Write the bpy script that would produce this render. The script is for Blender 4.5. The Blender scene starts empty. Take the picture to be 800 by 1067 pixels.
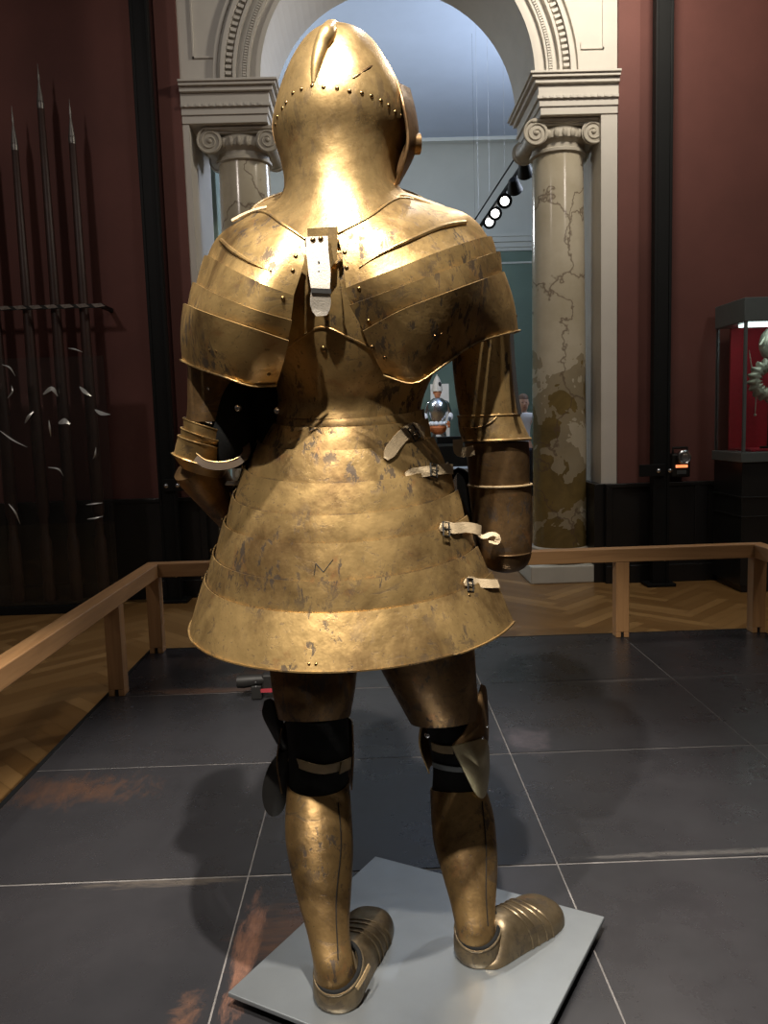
import bpy, bmesh, math, random
from mathutils import Vector, Matrix
from mathutils.bvhtree import BVHTree
V = Vector
R = math.radians
PI = math.pi
rnd = random.Random(7)
sc = bpy.context.scene
COL = sc.collection
# ------------------------------------------------------------------ camera
F = 830.0
PITCH, YAW, ROLL = R(6.36), R(0.84), R(1.75)
CAM = V((0, 0, 1.30))
fwd = V((math.sin(YAW)*math.cos(PITCH), math.cos(YAW)*math.cos(PITCH), -math.sin(PITCH)))
rt0 = V((math.cos(YAW), -math.sin(YAW), 0))
up0 = rt0.cross(fwd)
rt = rt0*math.cos(ROLL) - up0*math.sin(ROLL)
up = up0*math.cos(ROLL) + rt0*math.sin(ROLL)
cd = bpy.data.cameras.new('camera')
cam = bpy.data.objects.new('camera', cd)
COL.objects.link(cam)
m = Matrix((rt, up, -fwd)).transposed().to_4x4()
m.translation = CAM
cam.matrix_world = m
cd.sensor_fit = 'VERTICAL'
cd.sensor_height = 36.0
cd.lens = F/1067*36.0
cd.clip_start = 0.05
sc.camera = cam

def ray(px, py):
    return fwd + rt*((px-400)/F) - up*((py-533.5)/F)
def at(px, py, Y):
    d = ray(px, py)
    return CAM + d*(Y/d.y)
def onz(px, py, z):
    d = ray(px, py)
    return CAM + d*((z-CAM.z)/d.z)

# ------------------------------------------------------------------ materials
def nm(name):
    mt = bpy.data.materials.new(name)
    mt.use_nodes = True
    nt = mt.node_tree
    return mt, nt, nt.nodes['Principled BSDF']
def N(nt, t, **kw):
    n = nt.nodes.new(t)
    for k, v in kw.items():
        if k.startswith('i_'):
            key = k[2:]
            key = int(key) if key.isdigit() else key.replace('_', ' ')
            n.inputs[key].default_value = v
        else:
            setattr(n, k, v)
    return n
def ramp(nt, stops, src=None):
    r = nt.nodes.new('ShaderNodeValToRGB')
    el = r.color_ramp.elements
    while len(el) < len(stops): el.new(0.5)
    for e, (p, c) in zip(el, stops):
        e.position = p
        e.color = (c, c, c, 1) if not isinstance(c, tuple) else (*c, 1)
    if src is not None: nt.links.new(src, r.inputs[0])
    return r
def mix(nt, fac, a, b, mode='MIX'):
    n = nt.nodes.new('ShaderNodeMix'); n.data_type = 'RGBA'; n.blend_type = mode
    for s, v in ((0, fac), (6, a), (7, b)):
        if hasattr(v, 'links'): nt.links.new(v, n.inputs[s])
        elif isinstance(v, tuple): n.inputs[s].default_value = (*v, 1)
        else: n.inputs[s].default_value = v
    return n.outputs[2]
def math_(nt, op, a, b=None, clamp=False):
    n = nt.nodes.new('ShaderNodeMath'); n.operation = op; n.use_clamp = clamp
    for s, v in ((0, a), (1, b)):
        if v is None: continue
        if hasattr(v, 'links'): nt.links.new(v, n.inputs[s])
        else: n.inputs[s].default_value = v
    return n.outputs[0]
def noise(nt, scale, detail=4, rough=.5, vec=None, dist=0):
    n = N(nt, 'ShaderNodeTexNoise'); n.inputs['Scale'].default_value = scale
    n.inputs['Detail'].default_value = detail; n.inputs['Roughness'].default_value = rough
    n.inputs['Distortion'].default_value = dist
    if vec is not None: nt.links.new(vec, n.inputs['Vector'])
    return n
def simple(name, col, rough=.5, metal=0, var=.12, scale=9, bump=0, spec=.5):
    mt, nt, b = nm(name)
    g = N(nt, 'ShaderNodeNewGeometry')
    n = noise(nt, scale, 5, .6, g.outputs['Position'])
    lo = tuple(c*(1-var) for c in col); hi = tuple(min(1, c*(1+var)) for c in col)
    r = ramp(nt, [(.3, lo), (.7, hi)], n.outputs[0])
    nt.links.new(r.outputs[0], b.inputs['Base Color'])
    b.inputs['Roughness'].default_value = rough
    b.inputs['Metallic'].default_value = metal
    b.inputs['Specular IOR Level'].default_value = spec
    if bump:
        bp = N(nt, 'ShaderNodeBump'); bp.inputs['Strength'].default_value = bump; bp.inputs['Distance'].default_value = .004
        n2 = noise(nt, scale*12, 3, .6, g.outputs['Position'])
        nt.links.new(n2.outputs[0], bp.inputs['Height']); nt.links.new(bp.outputs[0], b.inputs['Normal'])
    return mt
def gold(name, c1=(.46, .305, .125), c2=(.19, .115, .048), stain=.5, rough=.38, metal=.8):
    mt, nt, b = nm(name)
    g = N(nt, 'ShaderNodeNewGeometry'); P = g.outputs['Position']
    n1 = noise(nt, 6, 8, .72, P, .5)
    base = ramp(nt, [(.34, c2), (.56, c1)], n1.outputs[0]).outputs[0]
    # reddish copper breaking through the gilding
    n5 = noise(nt, 13, 5, .7, P, .6)
    cop = ramp(nt, [(.60, 0.), (.74, .7)], n5.outputs[0]).outputs[0]
    base = mix(nt, cop, base, (.34, .15, .06))
    # dark oxidised flecks, in clusters
    mp = N(nt, 'ShaderNodeMapping'); mp.inputs['Scale'].default_value = (1, 1, .45)
    nt.links.new(P, mp.inputs[0])
    n2 = noise(nt, 42, 5, .72, mp.outputs[0], .3)
    n3 = noise(nt, 6.5, 3, .5, P)
    s = math_(nt, 'MULTIPLY', ramp(nt, [(.535, 0.), (.58, 1.)], n2.outputs[0]).outputs[0],
              ramp(nt, [(.45, 0.), (.56, 1.)], n3.outputs[0]).outputs[0])
    n6 = noise(nt, 130, 2, .5, P)
    s2 = ramp(nt, [(.655, 0.), (.70, 1.)], n6.outputs[0]).outputs[0]
    s = math_(nt, 'MAXIMUM', s, math_(nt, 'MULTIPLY', s2, .6))
    mp2 = N(nt, 'ShaderNodeMapping'); mp2.inputs['Scale'].default_value = (.7, .7, 1.3)
    nt.links.new(P, mp2.inputs[0])
    n7 = noise(nt, 19, 8, .75, mp2.outputs[0], .8)
    s = math_(nt, 'MAXIMUM', s, ramp(nt, [(.575, 0.), (.63, .7)], n7.outputs[0]).outputs[0])
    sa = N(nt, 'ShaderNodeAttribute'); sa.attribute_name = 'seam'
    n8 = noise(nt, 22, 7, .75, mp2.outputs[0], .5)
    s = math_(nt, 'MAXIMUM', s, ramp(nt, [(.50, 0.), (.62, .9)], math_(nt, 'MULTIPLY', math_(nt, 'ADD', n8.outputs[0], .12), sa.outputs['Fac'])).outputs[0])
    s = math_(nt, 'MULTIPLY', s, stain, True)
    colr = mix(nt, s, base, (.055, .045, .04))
    nt.links.new(colr, b.inputs['Base Color'])
    ro = ramp(nt, [(.3, rough-.07), (.7, rough+.10)], noise(nt, 16, 5, .6, P).outputs[0]).outputs[0]
    nt.links.new(math_(nt, 'ADD', ro, math_(nt, 'MULTIPLY', s, .2), True), b.inputs['Roughness'])
    b.inputs['Metallic'].default_value = metal
    bp = N(nt, 'ShaderNodeBump'); bp.inputs['Strength'].default_value = .22; bp.inputs['Distance'].default_value = .006
    h = math_(nt, 'ADD', noise(nt, 28, 3, .5, P).outputs[0], math_(nt, 'MULTIPLY', noise(nt, 160, 2, .5, P).outputs[0], .12))
    h = math_(nt, 'SUBTRACT', h, math_(nt, 'MULTIPLY', s, .12))
    nt.links.new(h, bp.inputs['Height']); nt.links.new(bp.outputs[0], b.inputs['Normal'])
    return mt
GOLD = gold('gilt_iron', stain=.85)
GOLD2 = gold('gilt_iron_smooth', (.50, .34, .15), (.30, .19, .08), .45, .36)
GOLDD = gold('brown_shaded_gilt_iron', (.21, .125, .055), (.08, .046, .022), .8, .40)  # brown visor metal; also gilt darkened to paint shade on limbs and skirt front
GOLDM = gold('shaded_gilt_greave', (.27, .17, .07), (.10, .06, .027), .85, .36)  # same gilt darkened, skirt shade painted into the greaves
GOLDF = gold('shaded_gilt_foot', (.18, .135, .08), (.085, .063, .037), .7, .38, .75)  # darker, greyer gilt copy; shade on the feet put into the colour
STRAPD = simple('shaded_elbow_leather', (.07, .042, .02), .6, 0, .2, 30)  # strap leather darkened to carry the shade under the pauldron
BLACKI = simple('blackened_iron', (.012, .011, .010), .55, .3, .3, 20)
BLACKC = simple('black_cloth', (.006, .006, .006), .9, 0, .3, 40, .3, .2)
LEATHER = simple('buff_leather', (.36, .275, .17), .6, 0, .14, 30, .4)
LEATHERW = simple('pale_leather', (.52, .47, .40), .55, 0, .1, 30, .3)
LEATHERD = simple('tan_leather', (.20, .14, .07), .6, 0, .2, 30, .3)
STEEL = simple('polished_steel', (.62, .63, .66), .22, 1, .08, 12)
STEELP = simple('brushed_steel_plate', (.27, .29, .305), .36, .75, .12, 3)
RIVET = simple('rivet_metal', (.22, .14, .06), .32, 1, .2, 30)
WHITE = simple('white_plaster', (.62, .585, .53), .7, 0, .05, 3)
REDW = simple('oxblood_wall_paint', (.125, .042, .034), .75, 0, .10, 2.5, .15)
REDP = simple('red_pilaster_paint', (.15, .055, .045), .75, 0, .10, 2.5, .1)
DADO = simple('black_dado_paint', (.010, .010, .011), .38, 0, .2, 5)
POLE = simple('black_steel_post', (.004, .0045, .005), .6, 0, .2, 5, 0, .25)
GREEN = simple('sage_green_wall', (.105, .155, .125), .8, 0, .06, 2)
TEAL = simple('pale_teal_paint', (.30, .42, .38), .7, 0, .05, 2)
COVE = simple('grey_cove_plaster', (.41, .425, .39), .8, 0, .05, 1.2)
CEIL = simple('blue_grey_ceiling', (.37, .43, .52), .85, 0, .06, .8)
GREYM = simple('grey_case_metal', (.13, .155, .16), .4, .3, .08, 6)
CASEB = simple('black_plinth_paint', (.012, .013, .014), .35, 0, .2, 6)
REDF = simple('crimson_case_lining', (.50, .012, .03), .8, 0, .12, 20)
SKIN = simple('skin', (.56, .33, .23), .55, 0, .06, 30)
HAIR = simple('brown_hair', (.10, .05, .025), .7, 0, .25, 90)
SHIRT = simple('white_shirt', (.72, .73, .75), .8, 0, .05, 30)
TROUS = simple('dark_trousers', (.02, .022, .03), .85, 0, .15, 30)
ORANGE = simple('orange_cloth', (.42, .12, .03), .7, 0, .2, 30)
WOODL = simple('lance_wood', (.035, .014, .010), .5, 0, .3, 12)
BONE = simple('pale_frilled_steel', (.50, .50, .40), .4, .3, .25, 30)
def wood(name, c1, c2, axis):
    mt, nt, b = nm(name)
    g = N(nt, 'ShaderNodeNewGeometry')
    mp = N(nt, 'ShaderNodeMapping')
    s = [14, 14, 14]; s[axis] = .9
    mp.inputs['Scale'].default_value = s
    nt.links.new(g.outputs['Position'], mp.inputs[0])
    n = noise(nt, 2.2, 6, .6, mp.outputs[0], .8)
    nt.links.new(ramp(nt, [(.3, c2), (.65, c1)], n.outputs[0]).outputs[0], b.inputs['Base Color'])
    b.inputs['Roughness'].default_value = .5
    return mt
RAILX = wood('oak_rail_across', (.43, .235, .10), (.30, .155, .062), 0)
RAILY = wood('oak_rail_along', (.43, .235, .10), (.30, .155, .062), 1)
POSTW = wood('oak_post', (.40, .215, .09), (.28, .145, .058), 2)
def glass(name, tint=(.85, .9, .9), rough=.02):
    mt, nt, b = nm(name)
    b.inputs['Base Color'].default_value = (*tint, 1)
    b.inputs['Roughness'].default_value = rough
    b.inputs['Transmission Weight'].default_value = 1
    b.inputs['IOR'].default_value = 1.45
    return mt
GLASS = glass('clear_glass')
def emit(name, col, s):
    mt, nt, b = nm(name)
    b.inputs['Emission Color'].default_value = (*col, 1)
    b.inputs['Emission Strength'].default_value = s
    b.inputs['Base Color'].default_value = (.8, .8, .8, 1)
    return mt
LAMPE = emit('lamp_glow', (1, .97, .92), 6)
STRIPE = emit('case_strip_glow', (.85, 1, .95), 3)
GLOWRED = emit('red_orange_glow', (1, .25, .08), 1.6)  # red strip on the torch charger, given emission

def marble():
    mt, nt, b = nm('veined_onyx_marble')
    g = N(nt, 'ShaderNodeNewGeometry'); P = g.outputs['Position']
    sep = N(nt, 'ShaderNodeSeparateXYZ'); nt.links.new(P, sep.inputs[0])
    cream = ramp(nt, [(.3, (.46, .40, .29)), (.7, (.62, .56, .44))], noise(nt, 2.5, 5, .6, P).outputs[0]).outputs[0]
    amber = ramp(nt, [(.3, (.10, .068, .018)), (.7, (.22, .15, .045))], noise(nt, 4, 6, .6, P, .8).outputs[0]).outputs[0]
    n = noise(nt, 2.6, 4, .55, P, .5)
    # lower drum carries the amber clouds
    zf = N(nt, 'ShaderNodeMapRange'); zf.inputs[1].default_value = 1.75; zf.inputs[2].default_value = 2.35
    zf.inputs[3].default_value = 0.60; zf.inputs[4].default_value = .02
    nt.links.new(sep.outputs[2], zf.inputs[0])
    f = math_(nt, 'LESS_THAN', n.outputs[0], zf.outputs[0])
    zz = math_(nt, 'LESS_THAN', n.outputs[0], math_(nt, 'SUBTRACT', zf.outputs[0], .09))
    f = math_(nt, 'ADD', math_(nt, 'MULTIPLY', f, .55), math_(nt, 'MULTIPLY', zz, .4))
    c = mix(nt, f, cream, amber)
    # veins
    v = N(nt, 'ShaderNodeTexVoronoi', feature='DISTANCE_TO_EDGE'); v.inputs['Scale'].default_value = 1.15
    nv = noise(nt, 3, 4, .6, P)
    mp = N(nt, 'ShaderNodeMapping'); mp.inputs['Scale'].default_value = (1.3, 1.3, .8)
    add = N(nt, 'ShaderNodeVectorMath', operation='MULTIPLY_ADD'); add.inputs[1].default_value = (.45, .45, .45)
    nt.links.new(nv.outputs[1], add.inputs[0]); nt.links.new(P, add.inputs[2]); nt.links.new(add.outputs[0], mp.inputs[0])
    nt.links.new(mp.outputs[0], v.inputs['Vector'])
    vf = ramp(nt, [(0.002, .75), (.016, 0.)], v.outputs[0]).outputs[0]
    c = mix(nt, vf, c, (.13, .085, .06))
    nt.links.new(c, b.inputs['Base Color'])
    b.inputs['Roughness'].default_value = .16
    return mt
MARBLE = marble()
STONE = simple('capital_limestone', (.45, .41, .34), .55, 0, .1, 8)
PLINTH = simple('white_stone_plinth', (.60, .60, .55), .5, 0, .05, 8)

def plates_mat():
    mt, nt, b = nm('dark_waxed_steel_plate')
    g = N(nt, 'ShaderNodeNewGeometry'); P = g.outputs['Position']
    oi = N(nt, 'ShaderNodeObjectInfo')
    base = ramp(nt, [(.3, (.024, .024, .027)), (.7, (.044, .042, .046))], noise(nt, 1.4, 6, .65, P).outputs[0]).outputs[0]
    base = mix(nt, math_(nt, 'MULTIPLY', oi.outputs['Random'], .35), base, (.022, .024, .028))
    def blob(x, y, rx, ry, k, colr, thr):
        nonlocal base
        mp = N(nt, 'ShaderNodeMapping', vector_type='TEXTURE')
        mp.inputs['Location'].default_value = (x, y, .15); mp.inputs['Scale'].default_value = (rx, ry, 1)
        nt.links.new(P, mp.inputs[0])
        ln = N(nt, 'ShaderNodeVectorMath', operation='LENGTH'); nt.links.new(mp.outputs[0], ln.inputs[0])
        mr = N(nt, 'ShaderNodeMapRange'); mr.inputs[1].default_value = 1.; mr.inputs[2].default_value = .25
        nt.links.new(ln.outputs[1], mr.inputs[0])
        m2 = N(nt, 'ShaderNodeMapping'); m2.inputs['Scale'].default_value = k
        nt.links.new(P, m2.inputs[0])
        nn = noise(nt, 9, 9, .8, m2.outputs[0], .4)
        f = math_(nt, 'ADD', mr.outputs[0], math_(nt, 'MULTIPLY', math_(nt, 'SUBTRACT', nn.outputs[0], .5), 3.0))
        f = math_(nt, 'MULTIPLY', math_(nt, 'MULTIPLY', mr.outputs[0], 4, True), math_(nt, 'SUBTRACT', f, .45), True)
        f = math_(nt, 'MULTIPLY', f, .8)
        base = mix(nt, f, base, colr)
    rust = (.20, .085, .04)
    blob(-1.0, 2.48, .42, .19, (3, 1.2, 1), (.12, .06, .035), .26)
    blob(-.75, 3.42, .55, .07, (1, 3, 1), (.15, .08, .05), .26)
    blob(-.50, 3.60, .30, .20, (3, 1, 1), (.17, .08, .04), .26)
    blob(-.31, 1.62, .045, .36, (4, 1, 1), (.38, .18, .11), .20)
    blob(-.22, 1.70, .20, .20, (1, 7, 1), (.12, .06, .035), .36)
    blob(-.40, 1.40, .06, .20, (2, 2, 1), (.20, .10, .06), .32)
    blob(-.85, 3.9, .3, .3, (3, 1, 1), (.12, .08, .06), .24)
    blob(-.55, 1.93, .35, .035, (1, 5, 1), (.17, .14, .11), .14)
    blob(.9, 1.97, .7, .02, (1, 4, 1), (.16, .15, .14), .16)
    blob(1.1, 3.36, .5, .03, (1, 4, 1), (.13, .12, .12), .16)
    blob(.53, 2.75, .16, .22, (2, 2, 1), (.12, .10, .11), .24)
    # pale fine scratches
    w = N(nt, 'ShaderNodeMapping'); w.inputs['Scale'].default_value = (2, 30, 1); w.inputs['Rotation'].default_value = (0, 0, .5)
    nt.links.new(P, w.inputs[0])
    f = ramp(nt, [(.68, 0.), (.76, .35)], noise(nt, 3, 4, .7, w.outputs[0]).outputs[0]).outputs[0]
    base = mix(nt, f, base, (.10, .10, .11))
    nt.links.new(base, b.inputs['Base Color'])
    nt.links.new(ramp(nt, [(.3, .22), (.7, .37)], noise(nt, 5, 5, .7, P).outputs[0]).outputs[0], b.inputs['Roughness'])
    b.inputs['Metallic'].default_value = .35
    return mt
PLATES = plates_mat()
SEAM = simple('pale_seam_filler', (.13, .12, .115), .6, 0, .4, 14)

def parquet_mat():
    mt, nt, b = nm('oak_herringbone_parquet')
    a = N(nt, 'ShaderNodeAttribute'); a.attribute_name = 'tone'
    g = N(nt, 'ShaderNodeNewGeometry')
    c = mix(nt, a.outputs['Fac'], (.235, .125, .042), (.42, .245, .095))
    n = noise(nt, 9, 6, .6, g.outputs['Position'])
    c = mix(nt, math_(nt, 'MULTIPLY', n.outputs[0], .3), c, (.18, .09, .03))
    nt.links.new(c, b.inputs['Base Color'])
    b.inputs['Roughness'].default_value = .33
    return mt
PARQ = parquet_mat()

# ------------------------------------------------------------------ objects
WL = {}
def link(o, label=None, cat=None, group=None, kind=None):
    COL.objects.link(o)
    return tag(o, label, cat, group, kind)
def tag(o, label=None, cat=None, group=None, kind=None):
    if label: o['label'] = label
    if cat: o['category'] = cat
    if group: o['group'] = group
    if kind: o['kind'] = kind
    return o
def thing(name, loc, label, cat, group=None):
    o = bpy.data.objects.new(name, None)
    o.empty_display_size = .1
    o.location = loc
    WL[o.name] = V(loc)
    return link(o, label, cat, group)
class M:
    def __init__(s): s.v = []; s.f = []; s.seam = {}
    def add(s, vs, fs):
        o = len(s.v); s.v += [V(p) for p in vs]; s.f += [tuple(i+o for i in f) for f in fs]
        return s
    def box(s, x0, x1, y0, y1, z0, z1):
        vs = [(x, y, z) for z in (z0, z1) for y in (y0, y1) for x in (x0, x1)]
        return s.add(vs, [(0, 2, 3, 1), (4, 5, 7, 6), (0, 1, 5, 4), (2, 6, 7, 3), (0, 4, 6, 2), (1, 3, 7, 5)])
    def obox(s, c, ax, ay, az):
        c = V(c)
        vs = [c + ax*i + ay*j + az*k for k in (-1, 1) for j in (-1, 1) for i in (-1, 1)]
        return s.add(vs, [(0, 2, 3, 1), (4, 5, 7, 6), (0, 1, 5, 4), (2, 6, 7, 3), (0, 4, 6, 2), (1, 3, 7, 5)])
    def loft(s, rings, caps=True, closed=True):
        n = len(rings[0]); vs = [p for r in rings for p in r]; fs = []
        for i in range(len(rings)-1):
            for j in range(n if closed else n-1):
                k = (j+1) % n
                fs.append((i*n+j, i*n+k, (i+1)*n+k, (i+1)*n+j))
        if caps:
            fs.append(tuple(range(n))[::-1]); fs.append(tuple(range((len(rings)-1)*n, len(rings)*n)))
        return s.add(vs, fs)
    def tube(s, pts, rad, n=14, caps=True, flat=None):
        pts = [V(p) for p in pts]
        if not isinstance(rad, (list, tuple)): rad = [rad]*len(pts)
        rings = []; prev = None
        for i, p in enumerate(pts):
            t = (pts[min(i+1, len(pts)-1)] - pts[max(i-1, 0)]).normalized()
            if prev is None:
                a = V((0, 0, 1)) if abs(t.z) < .9 else V((1, 0, 0))
                u = t.cross(a).normalized()
            else:
                u = (prev - t*prev.dot(t)).normalized()
            prev = u; w = t.cross(u)
            rings.append([p + (u*math.cos(2*PI*k/n) + w*math.sin(2*PI*k/n))*rad[i] for k in range(n)])
        return s.loft(rings, caps)
    def lathe(s, c, prof, n=40, caps=True):
        c = V(c)
        return s.loft([[c + V((r*math.cos(2*PI*k/n), r*math.sin(2*PI*k/n), z)) for k in range(n)] for r, z in prof], caps)
    def ball(s, c, rx, ry=None, rz=None, n=16, m=10):
        ry = ry or rx; rz = rz or rx
        c = V(c)
        rings = [[c + V((rx*math.sin(a)*math.cos(2*PI*k/n), ry*math.sin(a)*math.sin(2*PI*k/n), rz*math.cos(a))) for k in range(n)]
                 for a in [PI*(.02 + .96*i/m) for i in range(m+1)]]
        return s.loft(rings)
    def shell(s, grid, centre, t=.003, closed=False, seam=None):
        """a sheet of metal: outer grid of points plus an inner copy t behind it, rims closed"""
        nr, nc = len(grid), len(grid[0])
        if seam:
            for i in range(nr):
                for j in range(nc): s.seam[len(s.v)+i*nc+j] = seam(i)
        inner = []
        for i in range(nr):
            row = []
            for j in range(nc):
                if closed: a, b_ = grid[i][(j-1) % nc], grid[i][(j+1) % nc]
                else: a, b_ = grid[i][max(j-1, 0)], grid[i][min(j+1, nc-1)]
                c, d = grid[max(i-1, 0)][j], grid[min(i+1, nr-1)][j]
                nn = (b_-a).cross(d-c)
                if nn.length < 1e-9: nn = grid[i][j]-centre(i, j)
                nn.normalize()
                if nn.dot(grid[i][j]-centre(i, j)) < 0: nn = -nn
                row.append(grid[i][j] - nn*t)
            inner.append(row)
        vs = [p for r in grid for p in r] + [p for r in inner for p in r]
        o = nr*nc; fs = []
        for i in range(nr-1):
            for j in range(nc if closed else nc-1):
                k = (j+1) % nc
                a, b_, c, d = i*nc+j, i*nc+k, (i+1)*nc+k, (i+1)*nc+j
                fs.append((a, b_, c, d)); fs.append((o+a, o+d, o+c, o+b_))
        for j in range(nc if closed else nc-1):
            k = (j+1) % nc
            fs.append((j, o+j, o+k, k)); e = (nr-1)*nc
            fs.append((e+j, e+k, o+e+k, o+e+j))
        if not closed:
            for i in range(nr-1):
                for j in (0, nc-1):
                    fs.append((i*nc+j, (i+1)*nc+j, o+(i+1)*nc+j, o+i*nc+j))
        return s.add(vs, fs)
    def bvh(s): return BVHTree.FromPolygons([tuple(p) for p in s.v], s.f)
    def build(s, name, mat, parent=None, smooth=True, bevel=0, angle=40, label=None, cat=None, group=None, kind=None, base=False):
        lo = V([min(p[i] for p in s.v) for i in range(3)]); hi = V([max(p[i] for p in s.v) for i in range(3)])
        c = (lo+hi)/2
        if base: c.z = lo.z
        me = bpy.data.meshes.new(name)
        bm = bmesh.new()
        vs = [bm.verts.new(p-c) for p in s.v]
        for f in s.f:
            try: bm.faces.new([vs[i] for i in f])
            except ValueError: pass
        bmesh.ops.recalc_face_normals(bm, faces=bm.faces)
        for f in bm.faces: f.smooth = smooth
        for e in bm.edges:
            if len(e.link_faces) == 2 and e.calc_face_angle(0) > R(angle): e.smooth = False
        bm.to_mesh(me); bm.free()
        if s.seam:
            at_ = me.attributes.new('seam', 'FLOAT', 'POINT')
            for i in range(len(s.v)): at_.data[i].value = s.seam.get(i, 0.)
        me.materials.append(mat)
        o = bpy.data.objects.new(name, me)
        if parent is not None:
            o.parent = parent; o.location = c - WL[parent.name]
        else: o.location = c
        WL[o.name] = c
        if bevel:
            b = o.modifiers.new('bevel', 'BEVEL'); b.width = bevel; b.segments = 2; b.limit_method = 'ANGLE'
        return link(o, label, cat, group, kind)

def spline(pts, n):
    """Catmull-Rom through pts, n samples"""
    pts = [V(p) for p in pts]
    P = [pts[0]*2-pts[1]] + pts + [pts[-1]*2-pts[-2]]
    L = [0]
    for a, b in zip(pts, pts[1:]): L.append(L[-1]+max((b-a).length, 1e-9))
    out = []
    for k in range(n):
        d = L[-1]*k/(n-1); i = 0
        while i < len(L)-2 and d > L[i+1]: i += 1
        t = (d-L[i])/(L[i+1]-L[i]); a, b, c, e = P[i:i+4]
        out.append(.5*((2*b) + (c-a)*t + (2*a-5*b+4*c-e)*t*t + (3*b-3*c+e-a)*t**3))
    return out
def lerp(a, b, t): return a + (b-a)*t
def hit(bvhs, px, py, off=0):
    best = None; d = ray(px, py).normalized()
    for b in bvhs:
        h = b.ray_cast(CAM, d)
        if h[0] is not None and (best is None or h[3] < best[3]): best = h
    if best is None: return None, None
    n = best[1]
    if n.dot(d) > 0: n = -n
    return best[0] + n*off, n
def band(pts, nrm, w, t):
    """strap: a swept strip w wide, t thick"""
    m = M(); rings = []
    for i, p in enumerate(pts):
        tg = (pts[min(i+1, len(pts)-1)] - pts[max(i-1, 0)]).normalized()
        n = nrm[i]; n = (n - tg*n.dot(tg)).normalized(); s = tg.cross(n)
        ww = w[i] if isinstance(w, (list, tuple)) else w
        rings.append([p - s*ww/2, p + s*ww/2, p + s*ww/2 + n*t, p - s*ww/2 + n*t])
    m.loft(rings)
    return m
def rivet(p, n, r, parent, mat=RIVET, name='rivet'):
    n = V(n).normalized()
    a = n.orthogonal().normalized(); b = n.cross(a)
    m = M(); rings = []
    for k in range(5):
        q = k/4*PI/2*.97
        rings.append([p + (a*math.cos(x) + b*math.sin(x))*r*math.cos(q) + n*(r*.7*math.sin(q)-r*.12) for x in [2*PI*i/10 for i in range(10)]])
    m.loft(rings)
    return m.build(name, mat, parent)

# ================================================================== SETTING
WY = 6.2                          # front plane of the arch wall
PZ = .15                          # top of the platform
# parquet
def herringbone(x0, x1, y0, y1, L=.56, W=.08):
    me = bpy.data.meshes.new('floor'); bm = bmesh.new()
    lay = bm.loops.layers.color.new('tone')
    k = int(L/W); c45 = math.cos(PI/4)
    g = .0012
    rr = random.Random(3)
    cx, cy = (x0+x1)/2, (y0+y1)/2
    rad = int(max(x1-x0, y1-y0)/W)+k*2
    def rect(a, b, w, h):
        pts = []
        for (u, v) in ((a+g, b+g), (a+w-g, b+g), (a+w-g, b+h-g), (a+g, b+h-g)):
            pts.append((cx+(u-v)*c45, cy+(u+v)*c45))
        mx = sum(p[0] for p in pts)/4; my = sum(p[1] for p in pts)/4
        if mx < x0 or mx > x1 or my < y0 or my > y1: return
        f = bm.faces.new([bm.verts.new((p[0], p[1], 0)) for p in pts])
        t = rr.random()
        for l in f.loops: l[lay] = (t, t, t, 1)
    for i in range(-rad, rad):
        for j in range(-rad//k-2, rad//k+2):
            a = (i + j*2*k)*W; b = i*W
            rect(a, b, L, W)
            rect(a, b+W, W, L)
    # dark joint bed below
    f = bm.faces.new([bm.verts.new(p) for p in ((x0-.3, y0-.3, -.002), (x1+.3, y0-.3, -.002), (x1+.3, y1+.3, -.002), (x0-.3, y1+.3, -.002))])
    for l in f.loops: l[lay] = (0, 0, 0, 1)
    bm.to_mesh(me); bm.free(); me.materials.append(PARQ)
    o = bpy.data.objects.new('floor', me); link(o, kind='structure')
herringbone(-6, 7, .2, 18.7)

def zat(py, px, Y): return at(px, py, Y).z
def xat(px, py, Y): return at(px, py, Y).x
XL = xat(187, 60, WY); XR = xat(642, 60, WY)
ZE0, ZE1 = zat(121, 600, WY), zat(80, 600, WY)     # entablature bottom / top
XLs, XRs = xat(207, 300, WY), xat(625, 300, WY)    # inner edge of white jambs
TH = .75
ZTOP = 8.4
DZ = .78
# red walls
w = M().box(-6, XL, WY, WY+TH, 0, ZTOP); w.build('wall_left', REDW, smooth=False, kind='structure')
w = M().box(XR, 7, WY, WY+TH, 0, ZTOP); w.build('wall_right', REDW, smooth=False, kind='structure')
w = M().box(XL-.16, XL-.001, WY-.05, WY-.001, 0, ZTOP); w.build('trim_1', REDP, smooth=False, kind='structure')
w = M().box(XR+.001, XR+.16, WY-.05, WY-.001, 0, ZTOP); w.build('trim_2', REDP, smooth=False, kind='structure')
# black dado with stiles and top cap
def dado(x0, x1, name, y=WY):
    d = M().box(x0, x1, y-.09, y-.052, .0, DZ-.03)
    d.box(x0-.004, x1+.004, y-.105, y-.045, DZ-.03, DZ)
    d.box(x0-.004, x1+.004, y-.11, y-.05, 0, .14)
    n = max(1, int(abs(x1-x0)/.7))
    for i in range(n+1):
        xx = x0 + (x1-x0)*i/n
        d.box(max(x0, xx-.05), min(x1, xx+.05), y-.10, y-.085, .14, DZ-.03)
    d.build(name, DADO, smooth=False, bevel=.004, kind='structure')
dado(-6, XLs-.02, 'baseboard_left')
dado(XRs+.02, 7, 'baseboard_right')
for nme, x0, x1 in (('trim_3', XLs-.03, XLs+.0), ('trim_4', XRs, XRs+.03)):
    M().box(x0-.06, x1+.06, WY-.05, WY+TH+.05, 0, DZ).build(nme, DADO, smooth=False, bevel=.004, kind='structure')
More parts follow.
